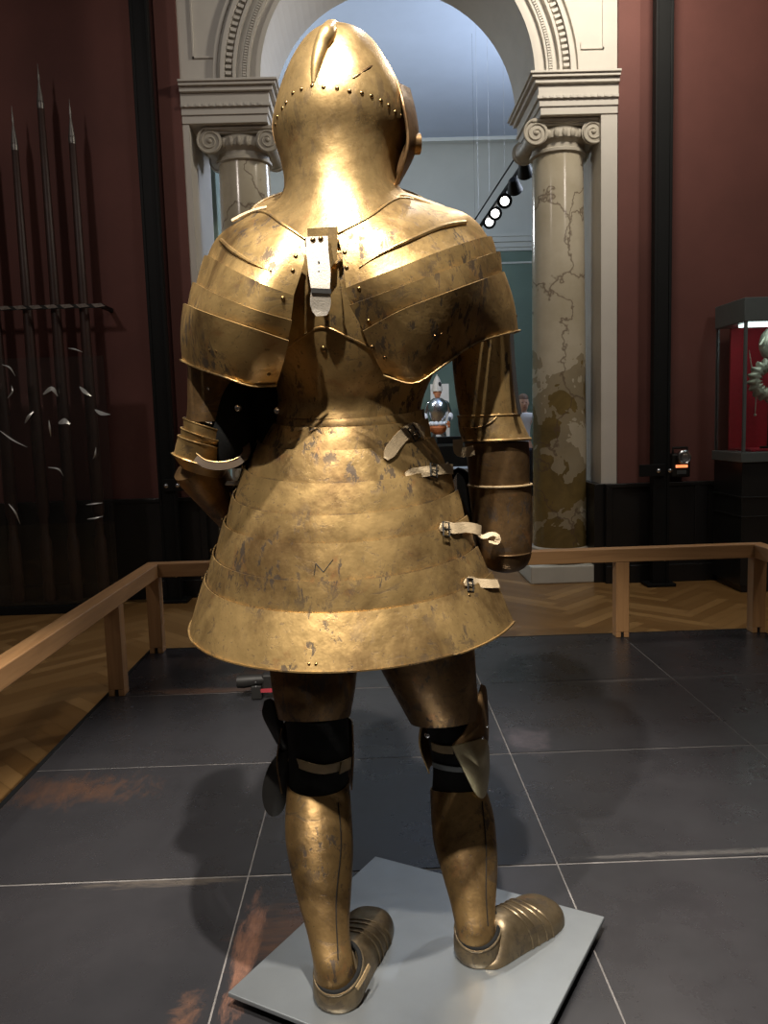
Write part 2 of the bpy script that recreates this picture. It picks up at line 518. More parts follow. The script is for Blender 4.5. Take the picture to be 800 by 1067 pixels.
# white jambs between red wall and opening
M().box(XL, XLs, WY-.03, WY+TH, 0, ZE0).build('trim_5', WHITE, smooth=False, kind='structure')
M().box(XRs, XR, WY-.03, WY+TH, 0, ZE0).build('trim_6', WHITE, smooth=False, kind='structure')
# entablature blocks
XEl, XEr = xat(279, 118, WY), xat(562, 118, WY)
for nme, x0, x1, sgn in (('trim_7', XL, XEl, 1), ('trim_8', XEr, XR, -1)):
    e = M(); H = ZE1-ZE0
    for (a, b, o) in ((0, .20, 0), (.20, .38, .012), (.38, .46, .03), (.46, .74, .02), (.74, .86, .05), (.86, .94, .075), (.94, 1.0, .09)):
        xa = x0 - (0 if sgn > 0 else o); xb = x1 + (o if sgn > 0 else 0)
        e.box(xa, xb, WY-.04-o, WY+TH+.02+o, ZE0+H*a, ZE0+H*b)
    k = int(abs(x1-x0)/.05)
    for i in range(k):
        xx = x0+.01+(x1-x0-.02)*i/k
        e.box(xx, xx+.028, WY-.075, WY-.05, ZE0+H*.385, ZE0+H*.455)
    e.build(nme, WHITE, smooth=False, bevel=.003, kind='structure')
# arch wall
ACX = (xat(272, 83, WY)+xat(556, 83, WY))/2
AR = (xat(556, 83, WY)-xat(272, 83, WY))/2
ZS = ZE1
w = M(); na = 48
arc = [(ACX - AR*math.cos(PI*i/na), ZS + AR*math.sin(PI*i/na)) for i in range(na+1)]
def outer(i):
    a = PI*i/na; dx, dz = -math.cos(a), math.sin(a)
    hx = (ACX-XL) if dx < 0 else (XR-ACX); hz = ZTOP-ZS
    k = min(hx/abs(dx) if abs(dx) > 1e-6 else 1e9, hz/dz if dz > 1e-6 else 1e9)
    return ACX+dx*k, ZS+dz*k
out = [outer(i) for i in range(na+1)]
for y in (WY-.02, WY+TH):
    for i in range(na):
        a, b, c, d = arc[i], arc[i+1], out[i+1], out[i]
        w.add([(a[0], y, a[1]), (b[0], y, b[1]), (c[0], y, c[1]), (d[0], y, d[1])], [(0, 1, 2, 3)])
for i in range(na):
    a, b = arc[i], arc[i+1]
    w.add([(a[0], WY-.02, a[1]), (b[0], WY-.02, b[1]), (b[0], WY+TH, b[1]), (a[0], WY+TH, a[1])], [(0, 1, 2, 3)])
w.build('wall_back', WHITE, smooth=False, kind='structure')
# archivolt mouldings
def arcbar(mm, r0, r1, y0, y1, n=64):
    rings = []
    for i in range(n+1):
        a = PI*i/n; c, s_ = -math.cos(a), math.sin(a)
        rings.append([V((ACX+c*r, y, ZS+s_*r)) for r, y in ((r0, y0), (r1, y0), (r1, y1), (r0, y1))])
    mm.loft(rings)
a_ = M()
arcbar(a_, AR, AR+.035, WY-.045, WY)
arcbar(a_, AR+.085, AR+.10, WY-.05, WY); arcbar(a_, AR+.13, AR+.14, WY-.05, WY)
arcbar(a_, AR+.18, AR+.20, WY-.06, WY); arcbar(a_, AR+.26, AR+.29, WY-.07, WY); arcbar(a_, AR+.32, AR+.345, WY-.05, WY)
for r, cnt, sz in ((AR+.115, 190, .010), (AR+.232, 90, .018)):
    for i in range(cnt):
        a = PI*(i+.5)/cnt
        p = V((ACX-math.cos(a)*r, WY-.035, ZS+math.sin(a)*r))
        a_.obox(p, V((-math.cos(a), 0, math.sin(a)))*sz*1.2, V((0, .02, 0)), V((math.sin(a), 0, math.cos(a)))*sz*.62)
a_.build('trim_9', WHITE, smooth=False, kind='structure')
# sunk spandrel panels
for nme, sx, x0 in (('trim_10', 1, XL+.10), ('trim_11', -1, XR-.10)):
    p = M(); z0 = ZS+.18; x1 = x0+sx*.16; t = .012
    for (xa, xb, za, zb) in ((x0, x0+sx*t, z0, ZTOP-.2), (x0, x1, z0, z0+t), (x1, x1+sx*t, z0, z0+.05)):
        p.box(min(xa, xb), max(xa, xb), WY-.034, WY-.02, za, zb)
    p.build(nme, WHITE, smooth=False, kind='structure')

# far gallery
FY = 18.5
ZC0, ZC1 = zat(262, 520, FY), zat(245, 520, FY)
ZCE = zat(143, 500, FY-1.25)
M().box(-6, 7, FY, FY+.2, 0, ZC0).build('wall_far', GREEN, smooth=False, kind='structure')
c_ = M()
for a, b, o in ((0, .2, .05), (.2, .5, .10), (.5, .8, .16), (.8, 1, .2)):
    c_.box(-6, 7, FY-o, FY+.1, lerp(ZC0, ZC1, a)-.0, lerp(ZC0, ZC1, b))
c_.box(-6, 7, FY-.03, FY, ZC0-.28, ZC0-.24)
c_.build('trim_12', COVE, smooth=False, kind='structure')
cv = M(); rings = []
for i in range(13):
    a = PI/2*i/12
    y = FY+.05 - 1.2*(1-math.cos(a)); z = ZC1 + (ZCE-ZC1)*math.sin(a)
    rings.append([V((-6, y, z)), V((7, y, z))])
cv.loft(rings, caps=False, closed=False); cv.build('trim_13', COVE, kind='structure')
M().box(-6, 7, WY+TH, FY-1.1, ZCE, ZCE+.2).build('ceiling', CEIL, smooth=False, kind='structure')
M().box(-6, 7, FY-1.30, FY-1.12, ZCE-.07, ZCE-.001).build('trim_14', COVE, smooth=False, kind='structure')
M().box(-6.2, -6, WY+TH, FY, 0, ZCE).build('wall_far_left', GREEN, smooth=False, kind='structure')
M().box(7, 7.2, WY+TH, FY, 0, ZCE).build('wall_far_right', GREEN, smooth=False, kind='structure')
# teal reveals beyond the columns
for nme, pa, pb in (('trim_15', 209, 229), ('trim_16', 609, 622)):
    xa, xb = xat(pa, 250, 7.15), xat(pb, 250, 7.15)
    M().box(xa-.12, xb, 7.1, 7.3, 0, ZE0+.2).build(nme, TEAL, smooth=False, bevel=.01, kind='structure')

# ------------------------------------------------------------------ columns
CY = 6.46
def column(cx, label):
    rc = .205
    t = thing('marble_column', (cx, CY, 0), label, 'column', None)
    zt = ZE0-.02
    zb = .14
    M().box(cx-.30, cx+.30, CY-.30, CY+.30, 0, zb).build('plinth', PLINTH, t, smooth=False, bevel=.01)
    M().lathe((cx, CY, 0), [(.24, zb), (.265, zb+.01), (.275, zb+.035), (.265, zb+.06), (.235, zb+.07), (.225, zb+.085), (.24, zb+.10), (.24, zb+.115), (.215, zb+.125)]).build('base_moulding', STONE, t)
    pr = [(.215, zb+.125)]
    H = zt-.21-(zb+.125)
    for i in range(1, 15):
        q = i/14; pr.append((.215-.02*q*q, zb+.125+H*q))
    M().lathe((cx, CY, 0), pr, 48).build('shaft', MARBLE, t)
    c = M(); z1 = zt-.21
    c.lathe((cx, CY, 0), [(.20, z1), (.215, z1+.01), (.215, z1+.03), (.20, z1+.04), (.20, z1+.07), (.235, z1+.10), (.24, z1+.14), (.22, z1+.18)])
    # egg moulding
    for i in range(24):
        a = 2*PI*i/24
        c.ball((cx+.232*math.cos(a), CY+.232*math.sin(a), z1+.125), .024, .024, .038, 8, 6)
    c.build('capital', STONE, t)
    ab = M(); ab.box(cx-.23, cx+.23, CY-.23, CY+.23, zt-.03, zt-.01); ab.box(cx-.25, cx+.25, CY-.25, CY+.25, zt-.01, zt+.018)
    ab.build('abacus', STONE, t, smooth=False, bevel=.008)
    for sx in (-1, 1):
        v = M(); vx, vz = cx+sx*.215, z1+.125
        for sy in (-1, 1):
            y = CY+sy*.235
            # disc
            v.loft([[V((vx+r*math.cos(2*PI*k/28), yy, vz+r*math.sin(2*PI*k/28))) for k in range(28)] for r, yy in ((.075, y-sy*.03), (.088, y-sy*.02), (.09, y), (.05, y+sy*.004))])
            pts = []; rr = []
            for k in range(64):
                a = PI/2 - sx*k/64*2*PI*2.4
                r = .088*(1-k/64)**.9 + .010
                pts.append(V((vx+r*math.cos(a), y+sy*.006, vz+r*math.sin(a)))); rr.append(.0095*(1-.45*k/64))
            v.tube(pts, rr, 8)
            v.ball((vx, y+sy*.006, vz), .018, .014, .018, 10, 6)
            # canalis band joining the scrolls on top
            v.tube([V((vx, y, vz+.088)), V((cx, y+sy*.0, vz+.075))], .012, 8)
        # bolster
        rings = []
        for i in range(13):
            q = i/12*2-1
            r = .05+.03*abs(q)**1.5 + (.008 if i in (5, 7) else 0)
            rings.append([V((vx+r*math.cos(2*PI*k/20), CY+q*.215, vz+r*math.sin(2*PI*k/20))) for k in range(20)])
        v.loft(rings)
        v.build('volute', STONE, t)
    return t
column(xat(250, 160, CY-.2), 'cream marble column with scrolled capital, left of the arch behind the helmet')
column(xat(588, 300, CY-.2), 'veined cream and amber marble column on white plinth, right side of the arch')

# ------------------------------------------------------------------ posts
for k, (px, py, lab) in enumerate(((163, 300, 'tall black steel post in front of the left red wall, beside the lances'),
                              (688, 300, 'tall black steel post in front of the right red wall, beside the torch'))):
    Y = 5.98; x = xat(px, py, Y); hw = .055
    t = thing('steel_post', (x, Y, 0), lab, 'post', None)
    p = M(); p.box(x-hw, x+hw, Y-.045, Y+.045, .02, ZTOP)
    p.box(x-hw-.008, x-hw+.012, Y-.055, Y-.04, .02, ZTOP); p.box(x+hw-.012, x+hw+.008, Y-.055, Y-.04, .02, ZTOP)
    p.build('upright', POLE, t, smooth=False, bevel=.003)
    M().box(x-.11, x+.11, Y-.08, Y+.07, 0, .025).build('foot_plate', POLE, t, smooth=False, bevel=.003)
    zz = zat(490 if k else 506, px, Y)
    sgn = -1 if k else 1
    M().box(min(x-.02, x+sgn*.17), max(x+.02, x+sgn*.17), Y-.075, Y-.05, zz-.04, zz+.05).build('bracket', POLE, t, smooth=False, bevel=.003)
    for dx in (-.05, .035):
        rivet(V((x+dx+(.05 if not k else .02), Y-.077, zz)), V((0, -1, 0)), .018, t, STEEL, 'bolt')
    for dz in (.20, .26):
        rivet(V((x+.03, Y-.055, dz)), V((0, -1, 0)), .008, t, STEEL, 'bolt')

# ------------------------------------------------------------------ lances
DULL = simple('dull_spear_steel', (.20, .19, .18), .45, .8, .2, 20)
def lance(pxt, pyt, pyb, label, tip=True, ztop=None):
    Y = 6.02
    T = at(pxt, pyt, Y); zt = T.z; x = T.x
    zb = .03
    t = thing('lance', (x, Y, zb), label, 'lance', 'lances on the left wall rack')
    sh = M()
    zs = zt-.26
    pr = [(.040, zb), (.044, zb+.05), (.044, zb+.45), (.030, zb+.50), (.030, zb+.62), (.046, zb+.68), (.043, zb+1.3), (.034, (zb+zs)/2+.6), (.024, zs), (.018, zs+.01)]
    sh.lathe((x, Y, 0), pr, 12); sh.build('shaft', WOODL, t)
    hd = M().lathe((x, Y, 0), [(.025, zs-.05), (.026, zs-.02), (.024, zs), (.018, zs+.05), (.011, zs+.10), (.006, zs+.13), (.009, zs+.16), (.004, zs+.21), (.001, zt)], 10)
    hd.build('spearhead', DULL, t)
lance(12, 110, 540, 'dark wooden lance with steel tip, left one of the three full-length in view')
lance(39, 66, 558, 'tallest dark wooden lance, middle of the three on the rack')
lance(72, 103, 525, 'dark wooden lance nearest the black post, standing on the wall rack')
lance(-22, 120, 560, 'dark wooden lance cut off by the left edge of the photo')
M().box(-6, xat(113, 450, 6.0), 5.90, 6.085, 0, .03).build('lance_footboard', POLE, smooth=False, bevel=.004, label='low black board on the floor under the butts of the lances', cat='stand')
# rack rail
Y = 5.955
x0, x1 = xat(-40, 322, Y), xat(107, 319, Y); z = zat(320, 50, Y)
t = thing('lance_rack', (x1, Y, z), 'horizontal dark rack bar with pale notches across the lances', 'rack')
b = M().box(x0, x1, Y-.008, Y+.008, z-.014, z+.014); b.box(x0, x0+.03, Y, WY-.001, z-.012, z+.012); b.box(x1-.03, x1, Y, WY-.001, z-.012, z+.012)
b.build('bar', BLACKI, t, smooth=False)
b = M(); n = 9
for i in range(n):
    xx = lerp(x0, x1, (i+.3)/n)
    b.add([(xx, Y-.012, z+.012), (xx+.07, Y-.012, z+.016), (xx+.10, Y-.012, z-.006), (xx+.03, Y-.012, z-.014),
           (xx, Y-.008, z+.012), (xx+.07, Y-.008, z+.016), (xx+.10, Y-.008, z-.006), (xx+.03, Y-.008, z-.014)],
          [(0, 1, 2, 3), (7, 6, 5, 4), (0, 4, 5, 1), (1, 5, 6, 2), (2, 6, 7, 3), (3, 7, 4, 0)])
b.build('notched_strip', simple('worn_grey_strip', (.20, .17, .15), .4, .3, .4, 40), t, smooth=False)

# acrylic shield in front of the lances with steel slivers standing in for glints
Y = 5.72
x0, x1 = xat(-40, 450, Y), xat(113, 450, Y); z0, z1 = .0, zat(372, 60, Y)
t = thing('acrylic_shield', (x1, Y, 0), 'upright sheet of clear acrylic guarding the foot of the lances', 'glass screen')
M().box(x0, x1, Y, Y+.006, .05, z1).build('pane', GLASS, t, smooth=False)
M().box(x0, x1, Y-.03, Y+.036, 0, .055).build('foot_channel', POLE, t, smooth=False)
glint_bits = [((2, 380), (10, 383), (16, 392)), ((8, 415), (13, 408), (12, 402)), ((0, 449), (14, 459), (28, 466)),
         ((45, 411), (54, 405), (60, 413)), ((26, 441), (30, 434), (35, 429)), ((61, 441), (67, 439), (73, 442)),
         ((83, 403), (89, 409), (95, 413)), ((99, 427), (106, 431), (115, 432)), ((71, 363), (78, 364), (86, 367)),
         ((50, 487), (61, 489), (66, 496)), ((9, 525), (16, 534), (21, 546)), ((90, 526), (98, 525), (107, 524)), ((91, 541), (99, 540), (107, 538)),
         ((51, 438), (52, 447), (53, 455)), ((97, 478), (99, 474), (100, 466))]
places = ['at the left photo edge, highest', 'small, beside the left lance', 'long and straight, at the left edge below the curved ones', 'curled like a wing, between the first two lances',
          'short and slanting, left of the middle lance', 'round and brightest, in front of the middle lance', 'hooked, just left of the third lance', 'sickle-shaped, right of the third lance',
          'faint and highest, between second and third lance', 'arched, below the brightest glint', 'long and bent, low at the left edge', 'straight, upper of the pair at the foot of the third lance',
          'straight, lower of the pair at the foot of the third lance', 'thin upright sliver, left of the brightest glint', 'tiny upright sliver on the third lance']
MIRR = simple('glint_steel', (.85, .84, .80), .28, .9, .05, 20)
for i, (c, lab) in enumerate(zip(glint_bits, places)):
    pts = spline([at(p[0], p[1], Y-.013-.012*(j == 1)) for j, p in enumerate(c)], 9)
    wd = [.006, .016, .022, .028, .030, .024, .018, .010, .004]
    big = {3: 1.3, 5: 1.7, 7: 1.1, 6: 1.0, 4: .8}.get(i, .42)
    mm = band(pts, [V((.25, -.8, .55))]*9, [a*big for a in wd], .002)
    mm.build('glint_sliver', MIRR, None, label='steel sliver standing in for a glint, ' + lab, cat='glint', group='slivers for glints on the acrylic screen')

# ------------------------------------------------------------------ display case at right
Yf, Yb = 5.62, 6.09
xl = xat(772, 560, Yf); xr = xl+.95
t = thing('display_case', ((xl+xr)/2, (Yf+Yb)/2, 0), 'glazed display case on a black plinth with crimson lining, right edge', 'display case')
zb_ = zat(476, 775, Yf); zt_ = zat(335, 775, Yf); zc_ = zat(310, 775, Yf)
b = M().box(xl, xr, Yf, Yb, .05, zb_-.04); b.box(xl+.02, xr-.02, Yf+.02, Yb-.02, 0, .05); b.box(xl-.006, xr+.006, Yf-.006, Yb, zb_-.30, zb_-.285); b.box(xl-.006, xr+.006, Yf-.006, Yb, .55, .56)
b.build('plinth', CASEB, t, smooth=False, bevel=.004)
M().box(xl-.02, xr+.02, Yf-.02, Yb, zb_-.04, zb_+.03).build('base_tray', GREYM, t, smooth=False, bevel=.004)
M().box(xl-.01, xr+.01, Yf-.01, Yb, zt_, zc_).build('canopy', GREYM, t, smooth=False, bevel=.004)
M().box(xl+.10, xr-.02, Yb-.04, Yb-.02, zb_+.03, zt_).build('lining', REDF, t, smooth=False)
M().box(xl+.10, xr-.02, Yf+.08, Yb-.04, zb_+.03, zb_+.045).build('lining_floor', REDF, t, smooth=False)
M().box(xl, xl+.008, Yf, Yb-.02, zb_+.03, zt_).build('side_pane', GLASS, t, smooth=False)
M().box(xl+.01, xr, Yf, Yf+.008, zb_+.03, zt_).build('front_pane', GLASS, t, smooth=False)
M().box(xl-.004, xl+.016, Yf-.006, Yf+.012, zb_+.03, zt_).build('corner_post', GREYM, t, smooth=False)
M().box(xl+.05, xr-.05, Yf+.05, Yf+.20, zt_-.02, zt_-.002).build('strip_light', STRIPE, t, smooth=False)
M().box(xl, xl+.02, Yb-.03, Yb, zb_+.03, zt_).build('corner_post', GREYM, t, smooth=False)
# the frilled steel object in the case
Yo = 5.85
c = at(802, 396, Yo)
t = thing('parade_helmet', (c.x, Yo, zb_+.045), 'pale frilled steel helmet with round ruff inside the glass case', 'helmet')
o = M(); rings = []
for i in range(121):
    a = 2*PI*i/120; rr_ = .115
    wob = .013*math.sin(a*18)
    cc = V((c.x+math.cos(a)*rr_, Yo, c.z+math.sin(a)*rr_*.95))
    u = V((math.cos(a), 0, math.sin(a)))
    rings.append([cc + u*((.045+wob)*math.cos(q)) + V((0, 1, 0))*.045*math.sin(q) for q in [2*PI*k/10 for k in range(10)]])
o.loft(rings, caps=False); o.build('ruff', BONE, t)
o = M().ball(c+V((.03, .02, .26)), .10, .10, .13, 18, 12); o.build('skull', BONE, t)
o = M().tube([c+V((-.09, -.02, .25)), c+V((-.03, 0, .33)), c+V((.06, 0, .40))], [.008, .016, .010]); o.tube([c+V((-.13, 0, .05)), c+V((-.16, 0, .22))], [.006, .002]); o.build('crest', BONE, t)
o = M().tube([c+V((-.10, 0, -.08)), c+V((-.11, -.01, -.24))], [.006, .003]); o.ball(c+V((-.11, -.01, -.25)), .010); o.build('tassel', BONE, t)
o = M().tube([V((c.x, Yo, zb_+.044)), V((c.x, Yo, c.z-.15))], .012); o.lathe((c.x, Yo, 0), [(.06, zb_+.045), (.06, zb_+.06)], 20); o.build('stand', BLACKI, t)

# ------------------------------------------------------------------ wall torch
Y = 6.05; c = at(710, 481, Y)
t = thing('emergency_torch', (c.x, Y, c.z-.12), 'black hand lamp on its wall charger beside the right black post', 'torch')
b = M().box(c.x-.075, c.x+.070, Y, WY-.0005, c.z-.12, c.z+.06); b.build('charger', BLACKI, t, smooth=False, bevel=.012)
b = M().lathe((0, 0, 0), [(.045, 0), (.052, .01), (.052, .045), (.046, .05), (.040, .044)], 24)
rc_ = c+V((.005, -.0, .035))
b.v = [V((rc_.x+p.x, Y-p.z, rc_.z+p.y)) for p in b.v]; b.build('lamp_head', STEEL, t)
b = M().ball((rc_.x, Y-.046, rc_.z), .034, .010, .034); b.build('lens', GLASS, t)
b = M().tube([c+V((-.06, .02, .06)), c+V((-.06, .02, .105)), c+V((.05, .02, .105)), c+V((.05, .02, .06))], .010, 8); b.build('handle', BLACKI, t)
M().box(c.x-.045, c.x+.045, Y-.006, Y-.001, c.z-.045, c.z-.025).build('glowing_red_strip', GLOWRED, t, smooth=False)
M().box(c.x-.035, c.x+.035, Y-.006, Y-.001, c.z-.095, c.z-.065).build('grey_label', GREYM, t, smooth=False)

# ------------------------------------------------------------------ track light in far gallery
Pn, Pf = at(556, 155, 9.6), at(500, 236, 12.6)
zz = (Pn.z+Pf.z)/2
xx = (Pn.x+Pf.x)/2
A = Pn; B = Pf
t = thing('lighting_track', tuple((A+B)/2), 'black lighting track slung below the ceiling beyond the right column', 'lighting track')
b = M().tube([A, B], .028, 6); b.build('rail', POLE, t)
d = (B-A).normalized()
sd = d.cross(V((0, 0, 1))).normalized()
b = M().tube([A+V((-.10, 0, .07)), B+V((-.10, 0, .07))], .012, 6); b.build('upper_rail', POLE, t)
for q in (.1, .4, .7, .95):
    p = lerp(A, B, q)
    M().tube([p+V((-.05, 0, .05)), V((p.x-.05, p.y, ZCE))], .0015, 6).build('suspension_wire', simple('wire', (.4, .4, .4), .5), t)
sp = [(547, 178, 9.9, 0), (536, 195, 10.4, 0), (526, 209, 11.0, 1), (516, 222, 11.7, 1), (510, 231, 12.2, 1)]
names = ['nearest the column, unlit and turned away', 'unlit, second from the column', 'lit, nearest the column of the three glowing', 'lit, middle of the three glowing', 'lit, farthest down the track']
for (px, py, Y_, lit), lab in zip(sp, names):
    c = at(px, py, Y_)
    near = min((lerp(A, B, q/50) for q in range(51)), key=lambda p: (p-c).length)
    t = thing('spotlight', tuple(c), 'black track spotlight ' + lab, 'spotlight', 'spotlights on the far gallery track')
    aim = (V((0, 3.5, 1.2))-c).normalized() if lit else V((.3, .8, -.5)).normalized()
    b = M().tube([c-aim*.13, c-aim*.10, c-aim*.02, c+aim*.05], [.04, .065, .08, .10], 18); b.build('housing', POLE, t)
    b = M().tube([near, c-aim*.04+V((.0, 0, .02))], .016, 8); b.build('arm', POLE, t)
    b = M().tube([c+aim*.048, c+aim*.054], .058, 18); b.build('lamp_lens', LAMPE if lit else GREYM, t)
Pd = at(495, 239, 12.8)
M().box(Pd.x-.09, Pd.x+.09, Pd.y-.08, Pd.y+.08, Pd.z-.02, Pd.z+.03).box(Pd.x-.001, Pd.x+.001, Pd.y-.001, Pd.y+.001, Pd.z+.03, ZCE).build(
    'hanging_fitting', POLE, smooth=False, label='small flat black fitting hanging beyond the end of the lit track', cat='light fitting')

# ================================================================== PLATFORM
XS = [-1.20, -.35, .45, 1.29, 2.06]; YS = [.55, 1.25, 1.945, 2.64, 3.385, 4.14]
t = thing('exhibit_platform', (.4, 2.3, 0), 'low platform covered in dark scuffed steel plates under the armour', 'platform')
M().box(XS[0]+.02, XS[-1]-.02, YS[0]+.02, YS[-1]-.02, 0, PZ-.0015).build('core', SEAM, t, smooth=False)
M().box(XS[0], XS[-1], YS[-1]-.018, YS[-1], 0, PZ-.001).build('edge_fascia', POLE, t, smooth=False)
M().box(XS[0], XS[0]+.018, YS[0], YS[-1]-.019, 0, PZ-.001).build('edge_fascia', POLE, t, smooth=False)
for i in range(4):
    for j in range(5):
        g = .0022; h_ = .0045
        dz = rnd.uniform(-.0008, .0008)
        M().box(XS[i]+g+(.02 if i == 0 else 0), XS[i+1]-g-(.02 if i == 3 else .0), YS[j]+h_+(.02 if j == 0 else 0), YS[j+1]-h_-(.02 if j == 4 else 0), PZ-.0014, PZ+.001+dz).build('floor_plate', PLATES, t, smooth=False)
# rails
RZ = PZ+.47
def rail_y(x, y0, y1, lab):
    M().box(x-.035, x+.035, y0, y1, RZ-.07, RZ).build('guard_rail', RAILY, smooth=False, bevel=.004, label=lab, cat='railing')
lx, by, rx = XS[0]+.06, YS[-1]-.07, XS[-1]-.06
rail_y(lx, .6, by-.036, 'oak top rail running along the left edge of the platform')
rail_y(rx, .6, by-.036, 'oak top rail along the right side, seen end-on at the photo edge')
M().box(lx-.035, rx+.035, by-.035, by+.035, RZ-.07, RZ).build('guard_rail', RAILX, smooth=False, bevel=.004, label='oak top rail running across the far edge of the platform', cat='railing')
def post(x, y, lab):
    t = thing('rail_post', (x, y, PZ), lab, 'post', None)
    hw = .034
    m = M().box(x-hw, x+hw, y-hw, y+hw, PZ+.03, RZ-.071)
    for s1 in (-1, 1): m.box(x+s1*hw-(0 if s1 < 0 else .026), x+s1*hw+(.026 if s1 < 0 else 0), y-hw, y+hw, PZ+.001, PZ+.03)
    m.build('upright', POSTW, t, smooth=False, bevel=.003)
    M().box(x-.005, x+.005, y-.03, y+.03, PZ+.001, PZ+.029).build('bracket', BLACKI, t, smooth=False)
post(lx, by, 'square oak post at the far left corner of the platform rail')
post(lx, 3.42, 'square oak post of the left rail, nearer than the corner post')
post(onz(648, 664, PZ).x, by, 'square oak post of the far rail, right of the marble column')
post(rx, by, 'square oak post at the far right corner, cut by the photo edge')

# small black clamp lamp on platform
c = onz(269, 727, PZ)
t = thing('floor_lamp', (c.x, c.y, PZ), 'small black clamp lamp standing on the platform behind the left leg', 'lamp')
M().box(c.x-.025, c.x+.02, c.y-.03, c.y+.03, PZ+.002, PZ+.06).build('foot', BLACKI, t, smooth=False, bevel=.004)
M().tube([V((c.x-.085, c.y, PZ+.075)), V((c.x-.06, c.y, PZ+.075)), V((c.x+.03, c.y, PZ+.08))], [.028, .030, .022], 16).build('lamp_head', BLACKI, t)
M().box(c.x+.02, c.x+.075, c.y-.02, c.y+.03, PZ+.03, PZ+.105).build('housing', BLACKI, t, smooth=False, bevel=.008)
M().box(c.x+.015, c.x+.085, c.y-.03, c.y-.021, PZ+.032, PZ+.046).build('red_strap', simple('red_strap', (.25, .02, .03), .6), t, smooth=False)
for dz in (.058, .078): rivet(V((c.x-.003, c.y-.031, PZ+dz)), V((0, -1, 0)), .004, t, STEEL, 'screw')

# ================================================================== STEEL STAND PLATE
PT = .03
za = PZ+.035
A_, B_, C_ = onz(237, 1034, za), onz(391, 892, za), onz(630, 955, za)
D_ = A_+C_-B_
t = thing('base_plate', ((A_.x+C_.x)/2, (A_.y+C_.y)/2, PZ), 'grey brushed steel plate under the feet of the gilt armour', 'base plate')
m = M().add([A_-V((0, 0, .01)), B_-V((0, 0, .01)), C_-V((0, 0, .01)), D_-V((0, 0, .01)), A_, B_, C_, D_],
            [(0, 3, 2, 1), (4, 5, 6, 7), (0, 1, 5, 4), (1, 2, 6, 5), (2, 3, 7, 6), (3, 0, 4, 7)])
m.build('plate', STEELP, t, smooth=False, bevel=.002)
cc = (A_+C_)/2
for p in (A_, B_, C_, D_):
    q = lerp(cc, p, .72)
    M().box(q.x-.03, q.x+.03, q.y-.03, q.y+.03, PZ+.001, za-.0105).build('spacer', BLACKI, t, smooth=False)

# ================================================================== THE ARMOUR
base = (onz(350, 1050, za)+onz(500, 1005, za))/2
ARM = thing('suit_of_armour', (base.x, base.y, za), 'large gilded suit of plate armour seen from behind, standing on the steel plate', 'suit of armour')
YC = 1.66
NB = 60
def ring(xl, xr, yl, yc=None, ry=.15, Y=YC, yr=None, n=NB, e=2.0, a0=0, a1=2*PI, closed=True):
    if yr is None: yr = yl - (xr-xl)*.0306
    Lp, Rp = at(xl, yl, Y), at(xr, yr, Y)
    C = (Lp+Rp)/2; A = (Rp-Lp)/2
    if yc is None: Bv = V((0, -ry, 0))
    else: Bv = at((xl+xr)/2, yc, Y-ry)-C
    Bv.x = 0
    k = []
    cnt = n if closed else n+1
    for i in range(cnt):
        a = a0+(a1-a0)*i/n
        c, s = math.cos(a), math.sin(a)
        k.append(C + A*math.copysign(abs(c)**(2/e), c) + Bv*math.copysign(abs(s)**(2/e), s))
    return k
def cen(r): return sum(r, V((0, 0, 0)))/len(r)
def dens(rings, k=4):
    """smooth interpolation between rings"""
    cols = []
    n = (len(rings)-1)*k+1
    for j in range(len(rings[0])): cols.append(spline([r[j] for r in rings], n))
    return [[c[i] for c in cols] for i in range(n)]
def tubeshell(rings, t=.003, k=4, closed=True):
    g = dens(rings, k); cs = [cen(r) for r in g]
    m = M().shell(g, lambda i, j: cs[i], t, closed)
    return m
def rolled_edge(ringpts, r, parent, mat, name='rolled_edge'):
    m = M(); m.tube(ringpts+[ringpts[0]], r, 6, caps=False); return m.build(name, mat, parent)

# ---------- helmet
hr = [ring(343, 352, 31, ry=.010), ring(328, 372, 37, ry=.05), ring(314, 390, 51, ry=.09), ring(301, 405, 74, ry=.122), ring(291, 418, 101, ry=.146), ring(285, 425, 128, ry=.158),
      ring(286, 424, 146, ry=.157), ring(292, 417, 166, ry=.15), ring(296, 413, 184, 166, ry=.15),
      ring(296, 415, 196, 196, ry=.16), ring(290, 424, 206, 220, ry=.178), ring(276, 436, 215, 238, ry=.195), ring(262, 446, 221, 251, ry=.210)]
hm = tubeshell(hr, .003, 4)
helmet = hm.build('helmet', GOLD2, ARM)
hb = hm.bvh()
# comb
cp = [(347, 33), (341, 38), (335, 50), (330, 66), (327, 86)]
pts = [hit([hb], x, y)[0] for x, y in cp[1:]]
top = at(348, 29, YC)
front = [at(352, 34, 1.75), at(356, 60, 1.84)]
cpts = spline([pts[3]+V((0, .004, 0)), pts[2], pts[1]+V((0, 0, .003)), pts[0]+V((0, 0, .004)), top, front[0], front[1]], 40)
M().tube(cpts, [.003+.014*math.sin(PI*min(1, (i+1)/34)**.8) for i in range(40)], 12).build('comb', GOLD2, helmet)
# rivets round the skull, following the level lining-band line
rx_ = [(287, 130), (289, 122), (294, 113), (298, 107), (305, 97), (314, 93), (325, 89), (337, 91), (351, 92), (364, 95), (377, 97), (387, 100), (397, 105), (405, 110), (412, 117), (418, 121)]
for px, py in rx_:
    p, n = hit([hb], px, py)
    if p: rivet(p, n, .0042, helmet)
for a_p, b_p in (((366, 82), (376, 76)), ((377, 75), (388, 68))):
    ps = [hit([hb], lerp(a_p[0], b_p[0], q/5), lerp(a_p[1], b_p[1], q/5), -.0012)[0] for q in range(6)]
    M().tube(ps, [.0016, .003, .0028, .0032, .0028, .0016], 8).build('dark_smear', GOLDD, helmet)
